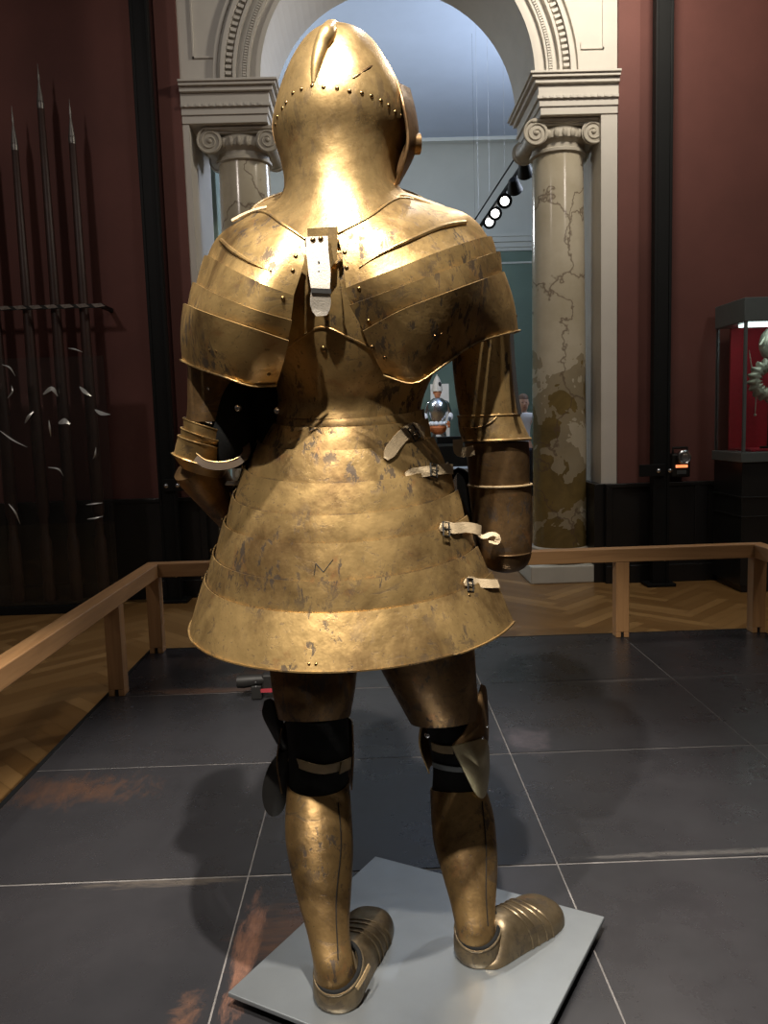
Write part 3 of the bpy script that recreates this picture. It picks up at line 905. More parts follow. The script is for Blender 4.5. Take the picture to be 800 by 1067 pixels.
# visor
vrows = [[(414, 86, 1.60), (427, 92, 1.70), (404, 84, 1.85), (345, 84, 1.90), (300, 98, 1.80), (288, 112, 1.70)],
         [(420, 108, 1.575), (433, 116, 1.70), (408, 110, 1.88), (345, 110, 1.93), (296, 116, 1.82), (284, 122, 1.70)],
         [(425, 140, 1.575), (436, 142, 1.70), (412, 140, 1.92), (345, 140, 1.97), (300, 140, 1.83), (284, 140, 1.70)],
         [(422, 165, 1.58), (430, 165, 1.70), (405, 165, 1.88), (345, 165, 1.92), (305, 165, 1.81), (291, 162, 1.70)],
         [(411, 196, 1.60), (414, 194, 1.70), (396, 190, 1.83), (345, 188, 1.86), (310, 188, 1.79), (298, 186, 1.72)]]
g = dens([spline([at(*p) for p in r], 30) for r in vrows], 5)
cv_ = at(350, 130, 1.68)
M().shell(g, lambda i, j: V((cv_.x, cv_.y, g[i][j].z)), .003).build('visor', GOLDD, helmet)
pv = [at(432, 145, 1.635), at(439, 143, 1.66)]
pd = M().tube([at(424, 150, 1.655), at(437, 150, 1.66), at(438.5, 150, 1.66)], [.020, .020, .012], 18); pd.build('visor_pivot', GOLDD, helmet)
edge = [r[0] for r in g]
M().tube(edge, .0035, 8).build('visor_edge', GOLDD, helmet)
# helmet collar edge roll
edge = [p for p in hr[-1]]
M().tube(edge+[edge[0]], .004, 8, caps=False).build('collar_roll', GOLD2, helmet)

# ---------- back plate
bk = [ring(268, 452, 232, 236, ry=.18, e=2.3), ring(255, 470, 262, 262, ry=.205, e=2.4), ring(258, 475, 300, 300, ry=.215, e=2.4), ring(268, 470, 345, 347, ry=.208, e=2.3),
      ring(284, 455, 385, 386, ry=.185), ring(290, 442, 415, 418, ry=.155), ring(288, 438, 432, 436, ry=.158)]
bm_ = tubeshell(bk, .003, 5)
back = bm_.build('back_plate', GOLD, ARM)
bb = bm_.bvh()
# inner back plate V seam
sm = [(286, 372), (305, 358), (333, 341), (360, 350), (392, 366), (420, 384)]
pp = [hit([bb], x, y, .001)[0] for x, y in sm]
M().tube(spline(pp, 30), .0022, 6).build('seam_edge', GOLD, back)
p, n = hit([bb], 337, 364); rivet(p, n, .007, back, name='screw')
p, n = hit([bb], 311, 382); rivet(p, n, .004, back)

# ---------- fauld / skirt: hoop lames, back half and front half
sk = [(288, 442, 430, 437, .155), (283, 446, 441, 447, .165), (268, 452, 460, 472, .185), (253, 466, 486, 506, .21), (241, 475, 514, 539, .232),
      (232, 484, 541, 569, .25), (221, 494, 572, 608, .27), (212, 508, 600, 643, .285), (197, 528, 646, 700, .325)]
srings = []
A0, A1 = R(22), R(196)
for xl, xr, ys, yc, ry in sk:
    xr = xl+(xr-xl)/2*(1+1/math.cos(R(22)))-5; xl += 4
    srings.append(ring(xl, xr, ys, yc, ry, e=2.0, a0=A0, a1=A1, closed=False, n=72, yr=ys-5-(yc-ys)*.28))
FA = None
bvs = []
lmats = []
def grow(r, off):
    c = cen(r); c = V((c.x, YC, c.z))
    out = []
    for p in r:
        d = V((p.x-c.x, p.y-c.y, 0)); out.append(p + d.normalized()*off)
    return out
skirt = None
for k in range(len(srings)-1):
    a, b = srings[k], srings[k+1]
    rows = []
    top_ = grow(a, .005)
    pa = [lerp(p, q, -.10) for p, q in zip(top_, grow(b, .005))]
    nn = 6
    for i in range(nn+1):
        q = i/nn
        row = [lerp(p, s, q) for p, s in zip(pa, grow(b, -.0025) if k < len(srings)-2 else b)]
        row = grow(row, .0010*math.sin(PI*q))
        rows.append(row)
    if k == len(srings)-2: rows.append(grow(b, .0035))
    cs = [V((cen(r).x, YC, cen(r).z)) for r in rows]
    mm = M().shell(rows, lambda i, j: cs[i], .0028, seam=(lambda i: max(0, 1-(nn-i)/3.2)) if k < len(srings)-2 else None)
    if skirt is None:
        skirt = mm.build('fauld', GOLD, ARM)
    else:
        o = mm.build('lame', GOLD, skirt)
    bvs.append(mm.bvh())
# left-edge rivets on hoops
for k in range(2, 8):
    for a in (176,):
        i = int((R(a)-A0)/(A1-A0)*72)
        p = grow(srings[k], .006)[i]
        rivet(p+V((0, 0, .004)), V((-1, -.2, 0)), .005, skirt)
for x, y in ((322, 692), (329, 692), (430, 452), (489, 620), (228, 560), (300, 395)):
    p, n = hit(bvs, x, y)
    if p: rivet(p, n, .003, skirt)
# engraved N mark
for x0_, y0_, x1_, y1_ in ((327, 600, 329, 587), (329, 587, 337, 596), (337, 596, 347, 583)):
    p, n = hit(bvs, x0_, y0_, .0004); q, n2 = hit(bvs, x1_, y1_, .0004)
    M().tube([p, q], .0008, 5).build('scratched_mark', BLACKI, skirt)
# front half, inside
fr = []
for xl, xr, ys, yc, ry in sk:
    yf = ys - (yc-ys)*.3
    f = ring(xl+9, xr-5, ys, None, ry*.97, e=2.1, a0=R(-190), a1=R(14), closed=False, n=40, yr=ys-6)
    fr.append(f)
g = dens(fr, 3); cs = [V((cen(r).x, YC, cen(r).z)) for r in g]
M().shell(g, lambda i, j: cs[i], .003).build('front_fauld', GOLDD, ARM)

# side straps (px path, width)
def strap(path, w, mat, parent, name='strap', off=.003, Ylock=None, bvx=None, n=14, taper=True, t=.0025):
    ps, ns = [], []
    lastY = None
    for x, y in path:
        p, nn = hit(bvx if bvx is not None else bvs, x, y, off)
        if p is None:
            p = at(x, y, (lastY or YC-.02)+.02); nn = V((.75, -.65, .1))
        lastY = p.y
        ps.append(p); ns.append(nn)
    sp_ = spline(ps, n); sn = spline(ns, n)
    ww = [w]*n
    if taper: ww[0] = w*.35; ww[1] = w*.8
    return band(sp_, [v_.normalized() for v_ in sn], ww, t).build(name, mat, parent), sp_
def buckle(p, n, along, w, parent, mat=BLACKI):
    n = V(n).normalized(); along = (along-n*along.dot(n)).normalized(); s = along.cross(n)
    q = [p+s*w/2+along*w*.32, p+s*w/2-along*w*.32, p-s*w/2-along*w*.32, p-s*w/2+along*w*.32]
    q = [v_+n*.003 for v_ in q]
    m = M(); m.tube(q+[q[0]], .0017, 6); m.tube([p+n*.003-along*w*.3, p+n*.005+along*w*.4], .0013, 6)
    return m.build('buckle', mat, parent)
strap([(401, 479), (409, 466), (419, 454), (430, 447), (440, 452)], .024, LEATHER, skirt)
strap([(421, 495), (434, 493), (448, 491), (462, 489), (471, 489)], .020, LEATHER, skirt)
p, n = hit(bvs, 449, 491, .004); buckle(p, n, V((1, 0, 0)), .026, skirt)
strap([(457, 552), (462, 549), (470, 551), (482, 550), (494, 551), (500, 553)], .021, LEATHER, skirt)
p, n = hit(bvs, 462, 552, .004); buckle(p, n, V((1, 0, 0)), .026, skirt)
strap([(482, 609), (488, 606), (496, 608), (508, 609), (517, 609)], .018, LEATHER, skirt)
p, n = hit(bvs, 487, 610, .004); buckle(p, n, V((1, 0, 0)), .024, skirt)
p, n = hit(bvs, 428, 452, .006); buckle(p, n, V((1, 0, .6)), .028, skirt)
# loop strap end beyond the skirt edge
q0 = at(495, 551, 1.62); 
lp = [at(494, 551, 1.60), at(502, 560, 1.605), at(512, 557, 1.61), at(518, 559, 1.61), at(517, 566, 1.61), at(509, 564, 1.605)]
sp_ = spline(lp, 18)
band(sp_, [V((.1, -.5, .8))]*18, .013, .002).build('strap', LEATHER, skirt)
# leather edge lining along the open side
el = [at(478, 520, 1.72), at(498, 566, 1.73), at(508, 592, 1.735)]
band(spline(el, 10), [V((.3, -1, .1))]*10, .012, .002).build('strap', LEATHERD, skirt)

# ---------- pauldrons
def pauldron(curves, name, cpx, label=None):
    cs_ = [spline([at(*p) for p in c], 44) for c in curves]
    C = at(*cpx)
    def ofs(row, o): return [p + (p-C).normalized()*o for p in row]
    parts = []
    # top plate: curves 0..2
    g = dens([cs_[0], cs_[1], cs_[2]], 8)
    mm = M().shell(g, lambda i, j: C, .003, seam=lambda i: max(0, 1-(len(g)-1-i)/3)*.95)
    root = mm.build(name, GOLD, ARM); bv = [mm.bvh()]
    for k in range(2, len(cs_)-1):
        a, b = ofs(cs_[k], .0055), ofs(cs_[k+1], -.002 if k < len(cs_)-2 else .001)
        a = [lerp(p, q, -.10) for p, q in zip(a, b)]
        last = k == len(cs_)-2
        rows = []; nn = 10 if last else 6
        for i in range(nn+1):
            q = i/nn
            rows.append(ofs([lerp(p, s, q) for p, s in zip(a, b)], (.005 if last else .001)*math.sin(PI*q)))
        if last: rows.append(ofs(b, .004))
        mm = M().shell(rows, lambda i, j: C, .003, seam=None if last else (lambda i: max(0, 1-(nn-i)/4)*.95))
        mm.build('lame', GOLD, root); bv.append(mm.bvh())
        if last:
            M().tube(rows[-1], .0016, 8).build('rolled_edge', GOLD, root)
            
    M().tube(cs_[0], .003, 8).build('neck_edge', GOLD, root)
    return root, bv
RP = [[(352, 243, 1.43), (385, 226, 1.45), (415, 207, 1.53), (442, 213, 1.65), (452, 228, 1.80)],
      [(357, 272, 1.415), (400, 247, 1.42), (445, 228, 1.49), (480, 221, 1.60), (493, 232, 1.68), (482, 243, 1.82)],
      [(361, 303, 1.41), (410, 284, 1.395), (465, 263, 1.45), (503, 251, 1.59), (511, 252, 1.68), (500, 260, 1.83)],
      [(367, 321, 1.41), (415, 303, 1.39), (470, 283, 1.44), (511, 268, 1.59), (519, 268, 1.68), (508, 277, 1.83)],
      [(381, 349, 1.415), (425, 328, 1.395), (480, 306, 1.44), (514, 293, 1.58), (524, 290, 1.67), (513, 298, 1.83)],
      [(400, 390, 1.45), (432, 398, 1.44), (462, 379, 1.45), (497, 356, 1.53), (539, 344, 1.67), (520, 352, 1.84)]]
LP = [[(318, 249, 1.43), (295, 234, 1.45), (274, 221, 1.53), (256, 226, 1.65), (250, 240, 1.80)],
      [(316, 275, 1.415), (283, 264, 1.42), (252, 246, 1.49), (232, 243, 1.60), (226, 252, 1.68), (238, 262, 1.82)],
      [(305, 311, 1.41), (272, 299, 1.395), (237, 282, 1.45), (219, 272, 1.58), (214, 273, 1.67), (225, 285, 1.83)],
      [(303, 336, 1.41), (262, 324, 1.39), (221, 307, 1.45), (208, 300, 1.58), (203, 298, 1.67), (215, 307, 1.83)],
      [(299, 359, 1.415), (255, 345, 1.395), (212, 330, 1.45), (199, 324, 1.57), (194, 322, 1.67), (205, 330, 1.83)],
      [(288, 400, 1.46), (262, 401, 1.44), (232, 391, 1.45), (206, 382, 1.53), (190, 374, 1.66), (205, 380, 1.84)]]
pr_, pbr = pauldron(RP, 'pauldron', (430, 330, 1.72))
pl_, pbl = pauldron(LP, 'pauldron', (268, 330, 1.72))
# raised flange ridges
def ridge(path, bv, parent, r=.005, o=.001):
    ps = [hit(bv, x, y, o)[0] for x, y in path]; ps = [p for p in ps if p]
    s_ = spline(ps, 30)
    M().tube(s_, [r*(.15+.85*math.sin(PI*min(1, (i/29)*1.25+.04)/1.0*.6)) for i in range(30)], 8).build('raised_ridge', GOLD, parent)
ridge([(374, 279), (400, 263), (430, 249), (462, 236), (484, 232)], pbr, pr_)
ridge([(283, 283), (262, 274), (243, 262), (231, 251)], pbl, pl_)
for x, y in ((359, 263), (361, 279), (374, 301), (388, 362), (401, 373), (453, 350), (460, 348), (384, 347 - 12)):
    p, n = hit(pbr, x, y)
    if p: rivet(p, n, .0042 if x < 440 else .0022, pr_)
p = at(538, 329, 1.66); rivet(p, V((1, -.4, 0)), .003, pr_)
for x, y in ((308, 267), (305, 282), (295, 311), (218, 365), (225, 366), (280, 390)):
    p, n = hit(pbl, x, y)
    if p: rivet(p, n, .0042 if x > 240 else .0022, pl_)
# shoulder straps on top
for path, par, bvx in (([(411, 203), (424, 204), (440, 209), (462, 217)], pr_, pbr), ([(278, 217), (268, 219), (255, 224), (242, 231)], pl_, pbl)):
    ps = [at(x, y, 1.60) for x, y in path]
    band(spline(ps, 12), [V((0, -.5, .9))]*12, .016, .003).build('strap', LEATHER, par)

# ---------- central back strap
allb = [hb]+pbr+pbl+[bb]
pc = at(334, 262, 1.425)
tab = M()
tp = [at(x, y, Y_) for x, y, Y_ in ((320, 238, 1.425), (352, 236, 1.425), (351, 270, 1.43), (343, 281, 1.43), (322, 276, 1.43))]
tab.loft([[p for p in tp], [p+V((0, .004, 0)) for p in tp]]); tb = tab.build('strap_plate', GOLD2, ARM)
cst = [at(330, 247, 1.420), at(331, 265, 1.416), at(333, 285, 1.413), at(334, 303, 1.412), at(334, 318, 1.418), at(335, 329, 1.422)]
sp_ = spline(cst, 16)
band(sp_, [V((0, -1, .1))]*16, [.038]*8+[.036, .034, .032, .034, .036, .035, .030, .018], .003).build('strap', LEATHERW, tb)
M().loft([[p+V((0, 0, 0)) for p in (at(324, 300, 1.407), at(345, 301, 1.407), at(345, 306, 1.407), at(324, 305, 1.407))], [p for p in (at(324, 300, 1.415), at(345, 301, 1.415), at(345, 306, 1.415), at(324, 305, 1.415))]]).build('buckle', BLACKI, tb, smooth=False)
for x, y in ((326, 250), (334, 249)): rivet(at(x, y, 1.416), V((0, -1, 0)), .005, tb)
for y in (273, 283, 294): 
    M().ball(at(332, y, 1.4105), .0018, .0008, .0018, 8, 6).build('strap_hole', BLACKI, tb)

# ---------- arms
def limb(pts, n=14, nb=24, flat=1.0):
    ps = [at(*p[:3]) for p in pts]; s_ = spline(ps, n)
    rr = spline([V((p[3], 0, 0)) for p in pts], n)
    return s_, [max(.002, v_.x) for v_ in rr]
def limb_mesh(pts, n=18, nb=28, caps=True):
    s_, r_ = limb(pts, n); return M().tube(s_, r_, nb, caps)
# right arm (straight)
rs = [ring(468, 534, 345, ry=.066, Y=1.68), ring(471, 534, 375, ry=.065, Y=1.68), ring(474, 535, 405, ry=.063, Y=1.68), ring(478, 538, 430, ry=.062, Y=1.68), ring(481, 541, 447, ry=.062, Y=1.68)]
um = tubeshell(rs, .003, 4); ua = um.build('upper_cannon', GOLD, ARM)
fn = ring(473, 535, 432, None, ry=.063, Y=1.68)
c1_ = [ring(477, 541, 434, ry=.066, Y=1.68), ring(478, 546, 447, ry=.070, Y=1.68), ring(482, 552, 459, ry=.074, Y=1.68)]
cm = tubeshell([grow(r, 0) for r in c1_], .003, 5); co = cm.build('couter', GOLD, ARM)
M().tube(c1_[-1]+[c1_[-1][0]], .003, 8, caps=False).build('rolled_edge', GOLD, co)
M().tube(c1_[0]+[c1_[0][0]], .0022, 8, caps=False).build('rolled_edge', GOLD, co)
rd = [hit([um.bvh(), cm.bvh()], x, y, .001)[0] for x, y in ((480, 446), (492, 446), (504, 444), (514, 438), (520, 431))]
M().tube(spline([p for p in rd if p], 20), .0018, 6).build('raised_ridge', GOLD, co)
c2_ = [ring(484, 550, 462, ry=.068, Y=1.68), ring(487, 551, 482, ry=.068, Y=1.68), ring(489, 551, 508, ry=.066, Y=1.685)]
tubeshell(c2_, .003, 4).build('elbow_plate', GOLDD, ARM)
c3_ = [ring(488, 553, 506, ry=.068, Y=1.685), ring(491, 554, 530, ry=.067, Y=1.69), ring(494, 554, 560, ry=.066, Y=1.69), ring(500, 552, 582, ry=.060, Y=1.69), ring(508, 545, 592, ry=.045, Y=1.69), ring(520, 533, 596, ry=.015, Y=1.69)]
vm = tubeshell(c3_, .003, 4); va = vm.build('vambrace', GOLDD, ARM)
M().tube([p for p in c3_[0]]+[c3_[0][0]], .0028, 8, caps=False).build('rolled_edge', LEATHERD, va)
M().tube(ring(501, 552, 575, ry=.064, Y=1.69)+[ring(501, 552, 575, ry=.064, Y=1.69)[0]], .002, 8, caps=False).build('rolled_edge', GOLDD, va)
# bright steel strip standing in for the bluish edge highlight + strap at elbow
rp = [at(532, 348, 1.615), at(534, 380, 1.612), at(537, 410, 1.612), at(541, 432, 1.612)]
band(spline(rp, 10), [V((.75, -.65, 0))]*10, .012, .003).build('edge_highlight', STEEL, ua)
band(spline([at(477, 458, 1.625), at(478, 470, 1.622), at(486, 471, 1.611), at(494, 469, 1.604)], 14), [V((-.3, -1, .2))]*14, .020, .003).build('strap', LEATHER, co)
# black cuff behind the skirt edge next to the forearm
hk = [(470, 500, 1.74, .004), (476, 490, 1.74, .010), (486, 496, 1.74, .012), (492, 515, 1.745, .010), (494, 545, 1.75, .008)]
limb_mesh(hk).build('lining', BLACKC, va)
# dark arming doublet under the right shoulder
limb_mesh([(448, 345, 1.70, .04), (432, 380, 1.68, .035), (422, 420, 1.68, .03)]).build('arming_doublet', BLACKC, ARM)
# left arm (bent)
rs = [ring(196, 262, 372, ry=.066, Y=1.68), ring(196, 257, 400, ry=.062, Y=1.68), ring(196, 250, 422, ry=.060, Y=1.68), ring(194, 244, 440, ry=.058, Y=1.68)]
lu = tubeshell(rs, .003, 4).build('upper_cannon', GOLDD, ARM)
# elbow lames, three
er = [ring(194, 246, 436, ry=.060, Y=1.68, yr=452), ring(192, 243, 446, ry=.062, Y=1.68, yr=462), ring(189, 240, 454, ry=.064, Y=1.685, yr=468), ring(182, 234, 472, ry=.066, Y=1.70, yr=488), ring(190, 232, 486, ry=.058, Y=1.72, yr=498)]
lc = None
for k in range(len(er)-1):
    a, b = er[k], er[k+1]; cA = cen(a)
    gg = [[lerp(p, q, i/5)+(p-cA).normalized()*(.005*(1-i/5)) for p, q in zip(a, b)] for i in range(6)]
    c_s = [cen(r) for r in gg]
    mm = M().shell(gg, lambda i, j: c_s[i], .0025, True)
    if lc is None: lc = mm.build('couter', GOLD, ARM)
    else: mm.build('lame', GOLD, lc)
    if k < 3: M().tube(gg[0]+[gg[0][0]], .0016, 6, caps=False).build('rolled_edge', GOLD, lc)
lv = limb_mesh([(203, 484, 1.72, .052), (215, 500, 1.74, .053), (232, 522, 1.78, .048), (250, 545, 1.82, .040), (268, 568, 1.86, .034)]).build('vambrace', GOLDD, ARM)
# gauntlet, hidden hand in front of the hip
limb_mesh([(264, 562, 1.85, .044), (280, 585, 1.88, .045), (300, 600, 1.90, .035), (312, 606, 1.90, .02)]).build('gauntlet', GOLDD, ARM)
# black cloth bend of the arm
limb_mesh([(240, 400, 1.66, .030), (243, 425, 1.655, .046), (243, 455, 1.66, .045), (240, 480, 1.68, .036)]).build('arming_sleeve', BLACKC, ARM)
limb_mesh([(266, 375, 1.70, .04), (272, 410, 1.70, .045), (275, 440, 1.71, .03), (262, 500, 1.74, .025), (240, 528, 1.77, .02)]).build('arming_doublet', BLACKC, ARM)
sp_ = spline([at(205, 477, 1.615), at(215, 484, 1.605), at(230, 486, 1.60), at(247, 482, 1.605), at(257, 472, 1.62), at(256, 462, 1.64)], 20)
band(sp_, [V((0, -.9, .2))]*20, .016, .003).build('strap', STRAPD, lc)
sp2 = [p+V((0, -.001, .009)) for p in sp_[:13]]
M().tube(sp2, .0014, 6).build('strap_edge', GOLD2, lc)
rivet(at(248, 425, 1.612), V((0, -1, 0)), .008, lu, STEEL, 'rivet')
rivet(at(289, 428, 1.60), V((0, -1, 0)), .008, lu, STEEL, 'rivet')
rivet(at(217, 405, 1.615), V((0, -1, 0)), .003, lu, STEEL)
# metal end of vambrace strap near skirt
band([at(236, 504, 1.70), at(244, 504, 1.69), at(252, 503, 1.69)], [V((0, -.7, .7))]*3, .010, .003).build('strap', LEATHERW, lv)

# ---------- legs
def zY(px, py): return onz(px, py, za).y
hlY = zY(350, 1052)+.075
hrY = zY(492, 1008)+.075
# left thigh
tl = [ring(270, 378, 640, ry=.10, Y=1.66), ring(280, 373, 690, ry=.090, Y=1.66), ring(284, 370, 720, ry=.085, Y=1.65), ring(290, 365, 748, 752, ry=.078, Y=1.65)]
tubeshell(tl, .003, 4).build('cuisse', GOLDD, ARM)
kn = [ring(297, 362, 742, ry=.070, Y=1.645), ring(300, 364, 775, ry=.070, Y=1.645), ring(301, 363, 800, ry=.066, Y=1.645), ring(301, 363, 825, 840, ry=.066, Y=1.645), ring(303, 362, 832, 848, ry=.066, Y=1.645)]
kb = tubeshell([grow(r, .0) for r in kn], .004, 3); kb_o = kb.build('knee_lining', BLACKC, ARM)
hlY = zY(350, 1060)+.056
hrY = zY(495, 1013)+.056
def gY(y, y0, y1, Y0, Y1): return Y0+(Y1-Y0)*min(1, max(0, (y-y0)/(y1-y0)))
GL = lambda y: gY(y, 815, 1000, 1.64, hlY)
gl = [ring(299, 364, 815, 830, ry=.062, Y=GL(815)), ring(297, 367, 862, ry=.066, Y=GL(862)), ring(300, 368, 890, ry=.065, Y=GL(890)), ring(309, 366, 930, ry=.056, Y=GL(930)), ring(320, 364, 970, ry=.046, Y=GL(970)), ring(326, 368, 1000, ry=.041, Y=hlY), ring(327, 372, 1018, ry=.041, Y=hlY)]
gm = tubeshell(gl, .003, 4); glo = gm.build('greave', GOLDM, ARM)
# poleyn wing, butterfly of two lobes
def lobe(path, Y_, mat, parent, th=.006, dome=.01, name='wing'):
    pts = spline([at(x, y, Y_) for x, y in path]+[at(path[0][0], path[0][1], Y_)], 40)[:-1]
    c = cen(pts); m = M(); rows = []
    for q in (1, .85, .6, .3, .04):
        rows.append([lerp(c, p, q)+V((0, -dome*(1-q*q), 0)) for p in pts])
    bk_ = [[p+V((0, th, 0)) for p in r] for r in rows[::-1]]
    m.loft(rows[::-1]+bk_[::-1]); return m.build(name, mat, parent)
KN = tubeshell([ring(296, 366, 768, ry=.079, Y=1.66), ring(293, 368, 790, ry=.086, Y=1.67), ring(296, 366, 812, ry=.079, Y=1.66)], .003, 5)
# front knee cop: only the front and outer side
g = dens([ring(293, 368, 756, None, .085, Y=1.66, a0=R(-190), a1=R(5), closed=False, n=30), ring(288, 369, 790, None, .10, Y=1.66, a0=R(-190), a1=R(5), closed=False, n=30), ring(293, 367, 824, None, .085, Y=1.66, a0=R(-190), a1=R(5), closed=False, n=30)], 5)
pol = M().shell(g, lambda i, j: V((cen(g[i]).x, 1.66, g[i][j].z)), .003).build('poleyn', GOLDD, ARM)
lobe([(275, 731), (283, 729), (292, 745), (300, 768), (302, 784), (292, 780), (280, 760), (273, 744)], 1.66, BLACKI, pol)
lobe([(300, 782), (288, 788), (278, 803), (273, 825), (276, 843), (284, 851), (295, 844), (302, 815), (305, 795)], 1.655, BLACKI, pol)
kbv = [kb.bvh()]
strap([(299, 787), (315, 796), (335, 801), (352, 798), (363, 794)], .020, LEATHERD, pol, bvx=kbv, off=.002, taper=False)
strap([(352, 799), (362, 794)], .026, LEATHERD, pol, name='strap_end', bvx=kbv, off=.006, taper=False, n=4)
# right thigh
tr = [ring(375, 492, 640, ry=.10, Y=1.68), ring(396, 495, 695, ry=.092, Y=1.69, yr=690), ring(412, 497, 725, ry=.086, Y=1.70, yr=718), ring(427, 501, 753, 758, ry=.080, Y=1.71, yr=745)]
tubeshell(tr, .003, 4).build('cuisse', GOLDD, ARM)
kr = [ring(443, 500, 745, ry=.062, Y=1.72), ring(447, 502, 775, ry=.062, Y=1.72), ring(451, 502, 800, ry=.058, Y=1.72), ring(450, 504, 828, ry=.058, Y=1.72)]
kbr = tubeshell(kr, .004, 3); kbr.build('knee_lining', BLACKC, ARM)
GR = lambda y: gY(y, 822, 965, 1.72, hrY)
gr = [ring(448, 506, 822, 826, ry=.060, Y=1.72), ring(449, 514, 850, ry=.064, Y=GR(850)), ring(452, 517, 880, ry=.064, Y=GR(880)), ring(459, 518, 905, ry=.060, Y=GR(905)), ring(469, 516, 940, ry=.050, Y=GR(940)), ring(474, 516, 965, ry=.043, Y=hrY), ring(475, 519, 985, ry=.043, Y=hrY)]
grm = tubeshell(gr, .003, 4); gro = grm.build('greave', GOLDM, ARM)
g = dens([ring(440, 503, 748, None, .075, Y=1.73, a0=R(-185), a1=R(5), closed=False, n=30), ring(436, 506, 775, None, .09, Y=1.73, a0=R(-185), a1=R(5), closed=False, n=30), ring(446, 507, 805, None, .075, Y=1.73, a0=R(-185), a1=R(5), closed=False, n=30)], 5)
polr = M().shell(g, lambda i, j: V((cen(g[i]).x, 1.73, g[i][j].z)), .003).build('poleyn', GOLD, ARM)
def wing3(path, mat, parent, name, th=.003):
    pts = [at(*p) for p in path]; s_ = spline(pts+[pts[0]], 48)[:-1]
    c = cen(s_); rows = [[lerp(c, p, q) for p in s_] for q in (1, .8, .5, .2, .03)]
    for r_, q in zip(rows, (1, .8, .5, .2, .03)):
        for i in range(len(r_)): r_[i] = r_[i]+V((.006, -.012, 0))*(1-q*q)
    bk_ = [[p+V((-.002, th, 0)) for p in r] for r in rows[::-1]]
    return M().loft(rows[::-1]+bk_[::-1]).build(name, mat, parent)
wing3([(502, 713, 1.70), (507, 719, 1.72), (509, 755, 1.71), (507, 776, 1.68), (490, 777, 1.645), (472, 778, 1.635), (484, 762, 1.65), (494, 740, 1.67)], GOLDD, polr, 'upper_wing')
wing3([(471, 778, 1.628), (490, 773, 1.635), (507, 771, 1.67), (510, 795, 1.69), (508, 822, 1.68), (503, 832, 1.665), (495, 826, 1.65), (483, 803, 1.635)], simple('bright_brass_wing', (.40, .34, .21), .34, .9, .2, 20), polr, 'lower_wing')
for x, y in ((508, 757), (503, 769), (510, 823)): rivet(at(x, y, 1.655), V((.4, -1, 0)), .003, polr, STEEL)
kbv2 = [kbr.bvh()]
strap([(451, 777), (460, 780), (472, 781)], .018, LEATHERD, polr, bvx=kbv2, off=.002, taper=False)
strap([(452, 796), (462, 799), (476, 801), (490, 801)], .012, simple('grey_strap', (.10, .11, .12), .5), polr, bvx=kbv2, off=.002, taper=False)
rivet(at(445, 766, 1.68), V((-.6, -1, .2)), .007, polr, STEEL, 'hinge')
# hinge rivets on greave outer edge
for (x, y, Y_) in ((298, 868, 1.63), (366, 866, 1.63)): rivet(at(x, y, Y_-.01), V((-1 if x < 330 else 1, -.4, 0)), .003, glo)
for (x, y) in ((513, 848), (517, 880)): rivet(at(x, y, 1.70), V((1, -.4, 0)), .003, gro)
for m_, o_, pth in ((gm, glo, [(352, 836), (355, 880), (350, 940), (352, 1000)]), (grm, gro, [(502, 835), (506, 880), (506, 930), (508, 965)])):
    bvg = [m_.bvh()]; ps = [hit(bvg, p_.x, p_.y, .0012)[0] for p_ in spline([V((x, y, 0)) for x, y in pth], 16)]; ps = [p for p in ps if p]
    M().tube(ps, .0012, 5).build('hinge_seam', BLACKI, o_)

# feet: sabatons
def sabaton(h, t_, ank, name='sabaton', wide=.058, fl=0):
    H = onz(*h, za); T = onz(*t_, za)
    d = (T-H); Lf = d.length; d.normalize(); s = V((d.y, -d.x, 0))
    prof = [(0.13, .018, .010), (.16, .030, .014), (.20, .038, .020), (.26, .042, .045), (.32, .044, .075), (.42, .047, .078), (.52, .051, .070), (.64, .056, .060), (.76, .060, .050), (.88, .056, .042), (.95, .044, .034), (.99, .026, .022), (1.0, .012, .012)]
    rings = []
    for q, w_, h_ in prof:
        c = H + d*Lf*q; r = []
        w_ *= wide/.058
        for k in range(25):
            a = PI*k/24
            r.append(c + s*w_*math.copysign(abs(math.cos(a))**.8, math.cos(a)) + V((0, 0, .001+h_*math.sin(a)**.75)))
        rings.append(r)
    g_ = dens(rings, 4)
    m_ = M(); m_.loft(g_, caps=True, closed=True)
    o = m_.build(name, GOLDF, ARM)
    # lames across instep and toe
    for q in (.50, .57, .64, .71):
        i = int(q*(len(g_)-1)/1.0)
        # ring index nearest fraction along foot
        best = min(range(len(g_)), key=lambda k: abs((cen(g_[k])-H).dot(d)/Lf-q))
        M().tube([p+V((0, 0, .0006)) for p in g_[best]], .0025, 6).build('lame_edge', GOLDF, o)
    return o, H, d, s, Lf, m_
hlY = zY(350, 1060)+.056
hrY = zY(495, 1013)+.056
fl = sabaton((347, 1062), (390, 955), hlY, wide=.056)
fr_ = sabaton((484, 1016), (574, 947), hrY, wide=.060)
def heel(px, py, Yc_, dx):
    c = at(px, py, Yc_); rings = []
    for z, rr_, tl_ in ((.060, .048, .020), (.040, .051, .012), (.016, .051, .004), (.001, .047, 0)):
        rings.append([V((c.x+rr_*math.cos(a), Yc_+rr_*1.05*math.sin(a), za+z+tl_*(math.sin(a)+dx*math.cos(a)))) for a in [2*PI*k/40 for k in range(40)]])
    m_ = tubeshell(rings, .003, 4); o = m_.build('heel_cup', GOLDF, ARM)
    M().tube(rings[0]+[rings[0][0]], .0026, 8, caps=False).build('rolled_edge', GOLDF, o)
    M().tube([V((c.x+(p.x-c.x)*.90, Yc_+(p.y-Yc_)*.90, p.z+.003)) for p in rings[0]+[rings[0][0]]], .0045, 8, caps=False).build('lining', BLACKC, o)
    return o
